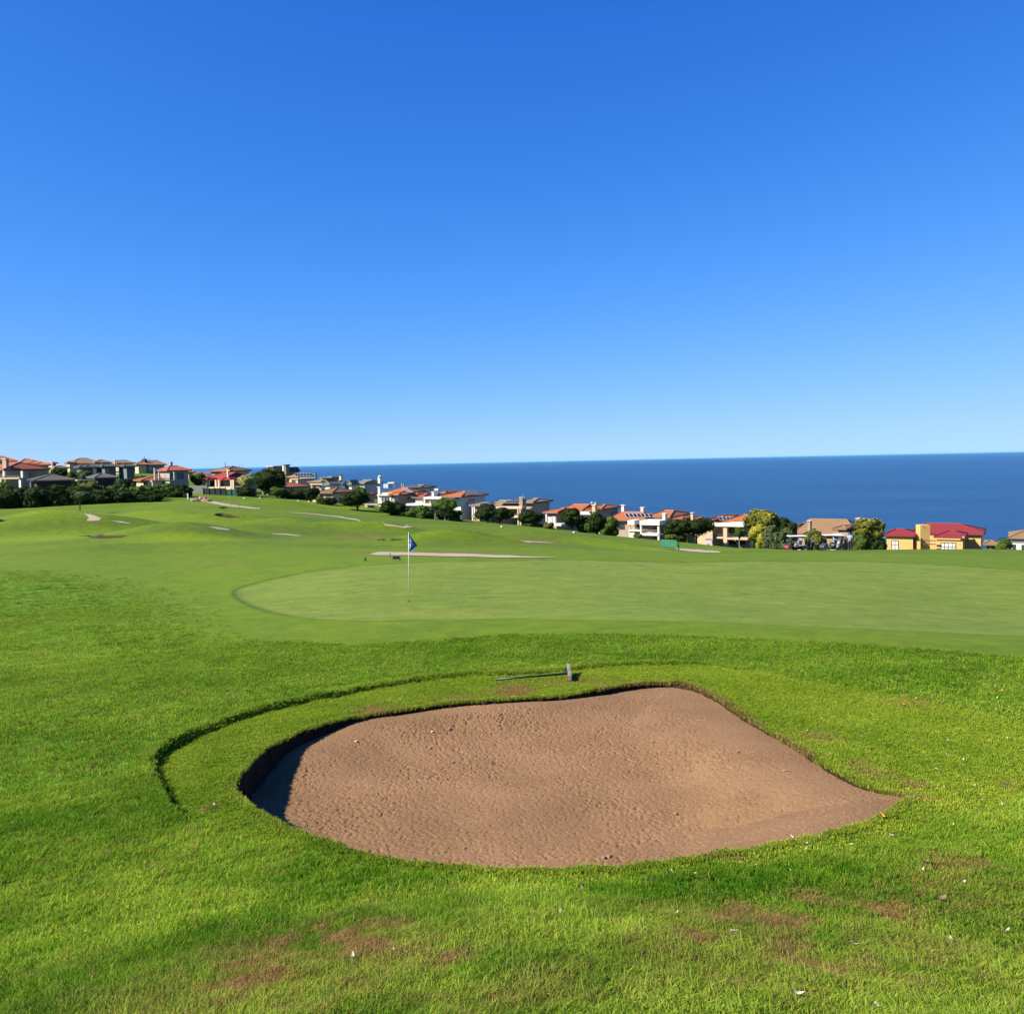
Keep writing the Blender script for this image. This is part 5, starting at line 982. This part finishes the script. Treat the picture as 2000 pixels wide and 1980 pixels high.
        for k in range(4): a = k*1.7; m.tube([(math.cos(a)*.15, math.sin(a)*.15, -.2), (math.cos(a)*rx*.3, math.sin(a)*ry*.3, rz*.8)], [rt*.7, rt*.3], 6)
        m.build('stem', bk, root)
    return root
S = 'shrub'
# far left garden trees and hedge
plant('dark green tree between the red roof and the carport at far left', 98, 130, 912, 935, 178, 'dark', (112,))
plant('green shrub with lighter top left of the slate house', 128, 158, 914, 932, 176, 'mid', cat=S)
plant('round grey green bush just in front of the slate house', 150, 186, 915, 934, 172, 'grey', cat=S)
plant('low green shrub at the very left edge in front of the tan house', -14, 40, 940, 968, 154, 'mid', cat=S, dep=.7)
for i, (a, b, t, k, w_) in enumerate([(-25, 45, 951, 'dark', 'first dark dense hedge bush at the left frame edge'), (30, 95, 948, 'dark', 'dark hedge bush below the left part of the carport'), (80, 142, 946.5, 'dark', 'dark hedge bush below the carport roof, left of the lone tree'), (128, 195, 950, 'dark', 'dark hedge bush directly behind the lone tree'),
     (182, 240, 953, 'dark', 'dark hedge bush below the olive one'), (225, 280, 957, 'dark', 'dark hedge bush below the left wing of the rust orange house'), (262, 314, 961, 'dark', 'last dark hedge bush, its black end standing clear on the grass')]):
    plant(w_, a-10, b+10, t-1, 992, 146+i*.3, k, cat=S, dep=.9, dens=1.3, name='hedge_bush', group='bushes of the long dark hedge at far left', seed=i)
plant('olive yellow topped bush showing above the hedge centre', 142, 205, 938, 975, 152, 'olive', cat=S, dep=.8)
plant('green bush behind the hedge right of the olive one', 196, 252, 944, 975, 153, 'mid', cat=S, dep=.8)
plant('green bush in front of the low left wing of the rust orange house', 245, 312, 946, 978, 152, 'mid', cat=S, dep=.8)
plant('dark garden shrubbery between the slate grey house and the rust orange roof', 250, 306, 926, 950, 178, 'dark', cat=S)
plant('dark shrub at the right foot of the slate grey house', 222, 262, 934, 950, 168, 'dark', cat=S)
plant('lone small tree with bare grey trunk on the grass before the dark hedge', 140, 178, 957, 974, 120, 'grey', (155,), bark=DBARK, dens=.6)
plant('broad green bush below the balcony of the rust orange house', 292, 345, 943, 972, 158, 'mid', cat=S)
plant('dark bush ending the hedge line beside the white marker post', 325, 376, 946, 975, 157, 'dark', cat=S)
plant('round topped tree between the rust orange house and the bright red roof', 370, 406, 923, 946, 175, 'mid', (388,))
plant('pale yellow flowering tree in front of the bright red roof', 460, 500, 924, 952, 166, 'cream', (480,), leaf=.8)
plant('large dark spreading tree left of the russet bungalow', 488, 566, 914, 958, 176, 'dark', (515, 535)); plant('dark shrub at the foot of the large dark tree', 462, 500, 950, 968, 164, 'dark', cat=S)
plant('small umbrella tree before the russet bungalow', 523, 562, 951, 966, 166, 'mid', (541,), dens=.8); plant('dark low bush under the umbrella tree', 540, 606, 955, 978, 168, 'dark', cat=S); plant('dark upright tree at the right end of the russet bungalow', 592, 625, 949, 975, 162, 'dark', (606,))
plant('low dark bush by the cream bay windows', 616, 660, 970, 984, 160, 'dark', cat=S)
plant('wide round tree on the fairway edge right of the bay windows', 661, 726, 956, 987, 155, 'dark', (699,), seed=2); plant('small pale green bush behind the round tree', 688, 716, 948, 964, 185, 'mid', cat=S)
plant('leaning dome shaped tree left of the flag line', 736, 792, 976, 1001, 147, 'dark', (762,), seed=3); plant('dark low scrub right of the dome tree trunk', 762, 806, 993, 1012, 147, 'dark', cat=S)
plant('dense dark bush left of the two thin trunks', 793, 850, 985, 1018, 146, 'mid', cat=S, seed=1); plant('umbrella tree on two thin pale trunks', 836, 892, 973, 997, 144, 'mid', (849, 869), bark=BARK, seed=4, dens=.8); plant('black shaded bush behind the thin pale trunks', 852, 903, 990, 1020, 149, 'dark', cat=S)
plant('small light green shrub under the thin trunk trees', 874, 905, 1010, 1022, 146, 'mid', cat=S)
plant('rounded tree before the left columns of the taupe villa', 927, 968, 989, 1013, 149, 'dark', (953,), seed=5); plant('second rounded tree before the taupe villa, right of the columns', 963, 1004, 991, 1013, 149, 'dark', (975,), seed=6); plant('spreading dark tree under the broad stack of the taupe villa', 1011, 1066, 997, 1022, 146, 'dark', (1040,), seed=7)
plant('bright leafy plant at the foot of the spreading dark tree', 1021, 1044, 1022, 1034, 143, 'mid', cat=S); plant('dry brown green scrub beside the courtyard wall', 1060, 1084, 1020, 1040, 143, 'olive', cat=S)
plant('big domed tree in front of the orange roofed villa', 1089, 1142, 991, 1027, 139, 'dark', (1118,), seed=8); plant('dark bush between the domed tree and the big hedge tree', 1122, 1156, 1008, 1040, 139, 'dark', cat=S)
plant('tall dense bushy tree right of the capped stack', 1145, 1186, 1000, 1040, 136, 'dark', (1166,), seed=9); plant('wide dark bush left of the balcony villa', 1165, 1208, 1005, 1047, 136, 'mid', cat=S); plant('tiny sapling with thin stem before the dense bushes', 1141, 1158, 1022, 1034, 132, 'mid', (1150,), dens=.6)
plant('small grey shrub under the white balcony', 1236, 1256, 1043, 1053, 130, 'grey', cat=S)
plant('wide dark tree with forked trunk right of the white balcony', 1292, 1352, 1011, 1046, 121, 'dark', (1318,), seed=10); plant('spreading dark tree above the cream step wall', 1330, 1396, 1010, 1044, 121, 'dark', (1360,), seed=11); plant('olive hedge under the wide dark trees', 1294, 1342, 1036, 1060, 121, 'olive', cat=S)
plant('sapling with pale stem in front of the glazed balcony', 1434, 1456, 1030, 1046, 110, 'mid', (1444,), bark=BARK, dens=.7)
plant('tall gold tipped conifer rising above the sea horizon line of roofs', 1447, 1524, 991, 1040, 116, 'tip', (1490,), seed=12, leaf=.8); plant('dark green tree behind the gold tipped conifer, right side', 1512, 1556, 1010, 1045, 122, 'dark', (1532,))
plant('bright yellow bush beside the grey green shrubs', 1461, 1507, 1018, 1070, 111, 'yellow', cat=S, leaf=.75); plant('grey green shrub left of the first golf cart', 1482, 1532, 1024, 1072, 109, 'grey', cat=S, seed=13); plant('second grey green shrub directly behind the first golf cart', 1515, 1552, 1028, 1073, 108, 'grey', cat=S, seed=14)
plant('olive bush between the two golf carts', 1572, 1614, 1028, 1074, 109, 'olive', cat=S, seed=15)
plant('round gold topped tree between the tan roof and the yellow house', 1663, 1736, 1012, 1058, 113, 'tip', (1700,), seed=16, leaf=.85); plant('palm like spiky green shrub beside the standing man', 1664, 1702, 1038, 1074, 107, 'mid', cat=S, seed=17); plant('dark bush against the left wall of the yellow house', 1694, 1731, 1050, 1076, 112, 'dark', cat=S, seed=18)
plant('single round bush between the yellow house and the white walled house', 1945, 1977, 1047, 1078, 118, 'mid', cat=S, seed=19)
# green shade net fence by the red roofed house and small garden walls
def fence(label, x0, x1, yt, D, mat, posts, name='fence'):
    a = P(x0, 960, D); b = P(x1, 960, D); ga = float(HM(np.array([a[0]]), np.array([D]))[0]); gb = float(HM(np.array([b[0]]), np.array([D]))[0]); zt = float(P((x0+x1)/2, yt, D)[2]); g = min(ga, gb); zt = max(zt, max(ga, gb)+.8)
    r_ = empty(name, ((a[0]+b[0])/2, D, g), label, 'fence'); w = b[0]-a[0]; MB().box((0, 0, (zt-g)/2-.1), (w, .06, zt-g-.1)).build('panel', mat, r_)
    for i in range(posts+1): MB().tube([(-w/2+w*i/posts, -.05, -.3), (-w/2+w*i/posts, -.05, zt-g+.1)], .06, 6).build('post', dark_m, r_)
    return r_
fence('dark green shade net fence in front of the bright red roofed house', 397, 441, 952, 164, simple('dark_green_net', (.012, .035, .030), .8), 4)
fence('teal section of the shade net fence, brighter than the rest', 441, 462, 954, 163.6, simple('teal_net', (.015, .16, .12), .8), 2)
o = MB().box((0, 0, 1.1), (1.2, .5, 2.4)).build('gate_pillar', WP, bevel=.03); p = P(494.5, 960, 166); o.location = (p[0], 166, float(HM(np.array([p[0]]), np.array([166.]))[0])); tag(o, 'cream gate pillar between the dark tree and the russet bungalow', 'pillar')
o = MB().box((0, 0, .6), (4., .3, 1.7)).build('garden_wall', WGR); p = P(384, 960, 166); o.location = (p[0], 166, float(HM(np.array([p[0]]), np.array([166.]))[0])); tag(o, 'grey garden wall right of the dark bush and left of the shade net', 'wall')
# ================================================================ golf carts and golfers
tyre_m = simple('tyre_rubber', (.015, .015, .016), .8); red_m = simple('red_cart_paint', (.62, .02, .03), .35, .05, 3); cartd_m = simple('charcoal_cart_paint', (.045, .05, .06), .35, .05, 3); cream_m = simple('cream_canopy', (.80, .76, .68), .5, .04, 3); seat_m = simple('beige_vinyl', (.55, .46, .34), .6, .05, 5); chrome_m = simple('pale_metal', (.55, .55, .57), .3, .05, 5, metal=.6); greyp = simple('grey_panel', (.13, .135, .15), .4, .05, 3)
def cart(label, px, D, yaw, cowl):
    p = P(px, 1060, D); g = gz(p[0], D); r = empty('golf_cart', (p[0], D, g), label, 'golf cart', 'golf carts parked beyond the green', rz=yaw)
    b = MB(); pr = [(1.22, .30), (1.28, .52), (1.10, .80), (.86, .92), (.74, .90), (.70, .34), (.10, .30), (-.05, .62), (-.62, .66), (-1.12, .62), (-1.20, .34)]   # side profile, x forward
    n = len(pr); hw = .56; b.add([(x, -hw, z) for x, z in pr]+[(x, hw, z) for x, z in pr], [(i, (i+1) % n, n+(i+1) % n, n+i) for i in range(n)]+[tuple(range(n)), tuple(range(n, 2*n))[::-1]]); b.build('body', cartd_m, r, bevel=.02)
    nm = MB(); nm.add([(x, y, z) for y in (-.575, .575) for x, z in ((.98, .27), (1.26, .28), (1.33, .50), (1.15, .70), (.98, .74))], [(0, 1, 2, 3, 4), (9, 8, 7, 6, 5)]+[(q, (q+1) % 5, 5+(q+1) % 5, 5+q) for q in range(5)]); nm.build('cowl', cowl, r, bevel=.02)
    s_ = MB(); s_.box((-.30, 0, .75), (.5, 1.08, .14)); s_.box((-.56, 0, 1.02), (.12, 1.06, .42)); s_.build('seat', seat_m, r, bevel=.03)
    c = MB(); c.box((.02, 0, 1.815), (2.05, 1.16, .05), taper=.93); c.box((.02, 0, 1.785), (2.12, 1.2, .025)); c.build('canopy', cream_m, r, bevel=.015)
    for sx_, x0 in ((.80, .92), (-.78, -.72)):
        for sy_ in (-.5, .5): MB().tube([(x0, sy_, .85 if x0 > 0 else .64), (sx_, sy_, 1.79)], .022, 8).build('strut', dark_m, r)
    for x0 in (.86, -.80):
        for sy_ in (-.52, .52):
            w_ = MB(); w_.tube([(x0, sy_-.10, .235), (x0, sy_-.09, .235), (x0, sy_+.09, .235), (x0, sy_+.10, .235)], [.20, .235, .235, .20], 20); wo = w_.build('wheel', tyre_m, r, smooth=True); MB().tube([(x0, sy_-.108, .235), (x0, sy_+.108, .235)], .115, 14).build('rim', chrome_m, wo)
    MB().tube([(.62, .25, .95), (.42, .25, 1.12)], .018, 8).build('steering_column', dark_m, r); k = MB(); k.tube([(.40+.09*math.cos(a)*.5, .25+.17*math.sin(a), 1.13+.15*math.cos(a)) for a in np.linspace(0, 2*math.pi, 17)], .014, 6, cap=False); k.build('steering_wheel', black_m, r)
    MB().box((-1.05, 0, .92), (.05, .95, .5)).build('bag_rack', dark_m, r)
    for sy_ in (-.35, .35): MB().tube([(1.235, sy_, .58), (1.27, sy_, .58)], .06, 10).build('headlight', white_m, r)
    return r
gc = NT('clear_screen'); gc.b.inputs['Base Color'].default_value = (.75, .8, .82, 1); gc.b.inputs['Roughness'].default_value = .05; gc.b.inputs['Alpha'].default_value = .25; glass_clear = gc.m
c1 = cart('first golf cart with low red nose, holding the driver in the white hat', 1557, 99.5, R(180), red_m)
c2 = cart('second golf cart with charcoal nose and cream canopy, right of the first', 1627, 94, R(183), cartd_m)
def bag(label, px, D, mat, lean=.18, h_=.9):
    p = P(px, 1060, D); r = empty('golf_bag', (p[0], D, gz(p[0], D)), label, 'golf bag', rz=0)
    o = MB(); o.tube([(0, 0, .35), (lean*.3, 0, .6), (lean, 0, .35+h_)], [.15, .14, .16], 12); o.build('bag', mat, r, smooth=True)
    MB().tube([(lean-.0, 0, .35+h_), (lean+.01, 0, .38+h_)], .168, 12).build('rim', grey_m, r); MB().box((.0, -.15, .62), (.2, .08, .38)).build('pocket', mat, r, bevel=.02)
    k = MB(); k.box((0, 0, .19), (.34, .5, .34)); k.build('trolley_base', dark_m, r, bevel=.03)
    for i in range(5):
        a = i*1.25; x, y = lean+.07*math.cos(a), .07*math.sin(a); c = MB(); c.tube([(x, y, .3+h_), (x+.03, y, .56+h_)], .012, 6); c.box((x+.05, y, .58+h_), (.09, .05, .04)); c.build('club', chrome_m, r)
    return r
bag('dark golf bag strapped behind the first golf cart', 1579, 99.3, black_m); bag('navy golf bag beside the dark one at the back of the first cart', 1585.5, 100.5, simple('navy_bag', (.02, .03, .09), .6))
bag('cream and black golf bag behind the seated driver of the second cart', 1636, 92.5, simple('cream_bag', (.6, .5, .34), .6), h_=.7); bag('black golf bag directly left of the standing golfer', 1646.5, 92, black_m)
skin_m = simple('skin', (.62, .36, .25), .6, .05, 8); hair_m = simple('dark_hair', (.03, .022, .018), .7); shirt_m = simple('light_blue_shirt', (.36, .52, .80), .8, .06, 8); shirt2_m = simple('mid_blue_shirt', (.17, .33, .68), .8, .06, 8); trous_m = simple('black_trousers', (.018, .018, .022), .8); short_m2 = simple('khaki_shorts', (.40, .32, .22), .8)
def skinned(name, verts, edges, rad, mat, parent, sub=2, rootv=0):
    me = bpy.data.meshes.new(name); me.from_pydata([Vector(v) for v in verts], edges, []); o = bpy.data.objects.new(name, me); link(o)
    m = o.modifiers.new('skin', 'SKIN'); m.use_smooth_shade = True
    me.skin_vertices.new() if not me.skin_vertices else None
    for i, sv in enumerate(me.skin_vertices[0].data): sv.radius = (rad[i], rad[i]); sv.use_root = (i == rootv)
    o.modifiers.new('sub', 'SUBSURF').levels = sub; o.modifiers['sub'].render_levels = sub
    dg = bpy.context.evaluated_depsgraph_get(); me2 = bpy.data.meshes.new_from_object(o.evaluated_get(dg)); o.modifiers.clear(); o.data = me2; me2.materials.clear(); me2.materials.append(mat)
    o.parent = parent; return o
def person(label, px, D, yaw, pose, shirt, legs, hat=None, z0=0.):
    p = P(px, 1060, D); r = empty('person', (p[0], D, gz(p[0], D)+z0), label, 'person', rz=yaw)
    if pose == 'stand': J = dict(hip=(0, 0, .96), waist=(0, 0, 1.12), chest=(.01, 0, 1.32), neck=(0, 0, 1.50), head=(.03, 0, 1.63), sh=(0, .18, 1.44), el=(-.02, .27, 1.16), wr=(.12, .24, .96), th=(0, .10, .92), kn=(.02, .12, .50), an=(-.01, .13, .09), toe=(.17, .14, .04), hd=(.16, .23, .90))
    else: J = dict(hip=(0, 0, .10), waist=(.0, 0, .27), chest=(.05, 0, .47), neck=(.08, 0, .65), head=(.12, 0, .78), sh=(.06, .18, .59), el=(.20, .25, .34), wr=(.42, .20, .36), th=(.03, .10, .10), kn=(.44, .13, .13), an=(.50, .13, -.30), toe=(.66, .13, -.35), hd=(.50, .18, .38))
    m_ = lambda q: (q[0], -q[1], q[2])
    V = [J['hip'], J['waist'], J['chest'], J['neck'], J['head'], (J['head'][0]+.01, 0, J['head'][2]+.10)]; E = [(0, 1), (1, 2), (2, 3), (3, 4), (4, 5)]; Rr = [.13, .125, .15, .058, .088, .07]
    for f in (lambda q: q, m_):
        b = len(V); V += [f(J[k]) for k in ('sh', 'el', 'wr', 'hd')]; Rr += [.062, .046, .032, .038]; E += [(2, b), (b, b+1), (b+1, b+2), (b+2, b+3)]
        hd = Vector(f(J['hd'])); d = (hd-Vector(f(J['wr']))).normalized(); sd_ = d.cross(Vector((0, 0, 1))).normalized() if abs(d.z) < .9 else Vector((0, 1, 0))
        for q in range(4):
            c = len(V); k0 = hd+d*.04+sd_*(q-1.5)*.02; V += [tuple(k0), tuple(k0+d*(.035+.006*(q in (1, 2)))+Vector((0, 0, -.012))), tuple(k0+d*.05+Vector((0, 0, -.035)))]; Rr += [.011, .010, .008]; E += [(b+3, c), (c, c+1), (c+1, c+2)]
        c = len(V); V += [tuple(hd-sd_*.035+d*.01), tuple(hd-sd_*.05+d*.035)]; Rr += [.013, .010]; E += [(b+3, c), (c, c+1)]
        b = len(V); V += [f(J[k]) for k in ('th', 'kn', 'an', 'toe')]; Rr += [.095, .060, .042, .036]; E += [(0, b), (b, b+1), (b+1, b+2), (b+2, b+3)]
    body = skinned('body', V, E, Rr, skin_m, r, 2)
    hx, hz = J['head'][0], J['head'][2]
    fc = MB(); fc.box((hx+.105, 0, hz+.02), (.04, .03, .045)); fc.build('nose', skin_m, body, bevel=.008)
    for sy_ in (-1, 1): MB().tube([(hx+.08, sy_*.035, hz+.045), (hx+.10, sy_*.035, hz+.045)], .011, 8).build('eye', black_m, body); MB().box((hx, sy_*.092, hz+.02), (.03, .02, .06)).build('ear', skin_m, body, bevel=.006)
    MB().box((hx+.095, 0, hz-.03), (.02, .05, .012)).build('mouth', simple('lips', (.4, .16, .13), .6), body)
    V = [J['hip'], J['waist'], J['chest'], (J['neck'][0], 0, J['neck'][2]-.045)]; E = [(0, 1), (1, 2), (2, 3)]; Rr = [.150, .150, .172, .085]
    for f in (lambda q: q, m_):
        b = len(V); s0, e0 = Vector(f(J['sh'])), Vector(f(J['el'])); V += [tuple(s0), tuple(s0.lerp(e0, .75))]; Rr += [.085, .070]; E += [(2, b), (b, b+1)]
    skinned('shirt', V, E, Rr, shirt, r, 2)
    V = [(J['hip'][0], 0, J['hip'][2]+.06), J['hip']]; E = [(0, 1)]; Rr = [.140, .150]
    for f in (lambda q: q, m_):
        b = len(V); k, a = Vector(f(J['kn'])), Vector(f(J['an'])); V += [f(J['th']), tuple(k)]+([tuple(k.lerp(a, .93))] if legs is trous_m else []); Rr += [.115, .082]+([.066] if legs is trous_m else []); E += [(1, b), (b, b+1)]+([(b+1, b+2)] if legs is trous_m else [])
    skinned('trousers' if legs is trous_m else 'shorts', V, E, Rr, legs, r, 2, 1)
    for f in (lambda q: q, m_):
        a, t_ = Vector(f(J['an'])), Vector(f(J['toe'])); skinned('shoe', [tuple(a+Vector((-.03, 0, -.03))), tuple((a+t_)/2+Vector((0, 0, -.01))), tuple(t_)], [(0, 1), (1, 2)], [.055, .052, .042], white_m if legs is not trous_m else black_m, r, 2)
    bm = bmesh.new(); bmesh.ops.create_uvsphere(bm, u_segments=16, v_segments=10, radius=.112)
    for v in bm.verts: v.co = Vector((hx-.012+v.co.x, v.co.y*.92, hz+.075+max(v.co.z, -.02 if v.co.x > 0 else -.085)))
    me = bpy.data.meshes.new('hair'); bm.to_mesh(me); bm.free(); me.materials.append(hat or hair_m); me.polygons.foreach_set('use_smooth', [True]*len(me.polygons)); o = bpy.data.objects.new('cap' if hat else 'hair', me); link(o); o.parent = r
    if hat: MB().tube([(hx, 0, hz+.075), (hx, 0, hz+.09)], .165, 16).build('brim', hat, o)
    return r
person('person in light blue shirt and white hat sitting in the first golf cart', 1560.5, 99.3, R(180), 'sit', shirt_m, short_m2, white_m, z0=.76)
person('person in a mid blue shirt sitting bent forward in the second golf cart', 1630, 93.4, R(180), 'sit', shirt2_m, trous_m, None, z0=.76)
person('person in light blue shirt and black trousers standing with back turned', 1660, 88, R(75), 'stand', shirt_m, trous_m)
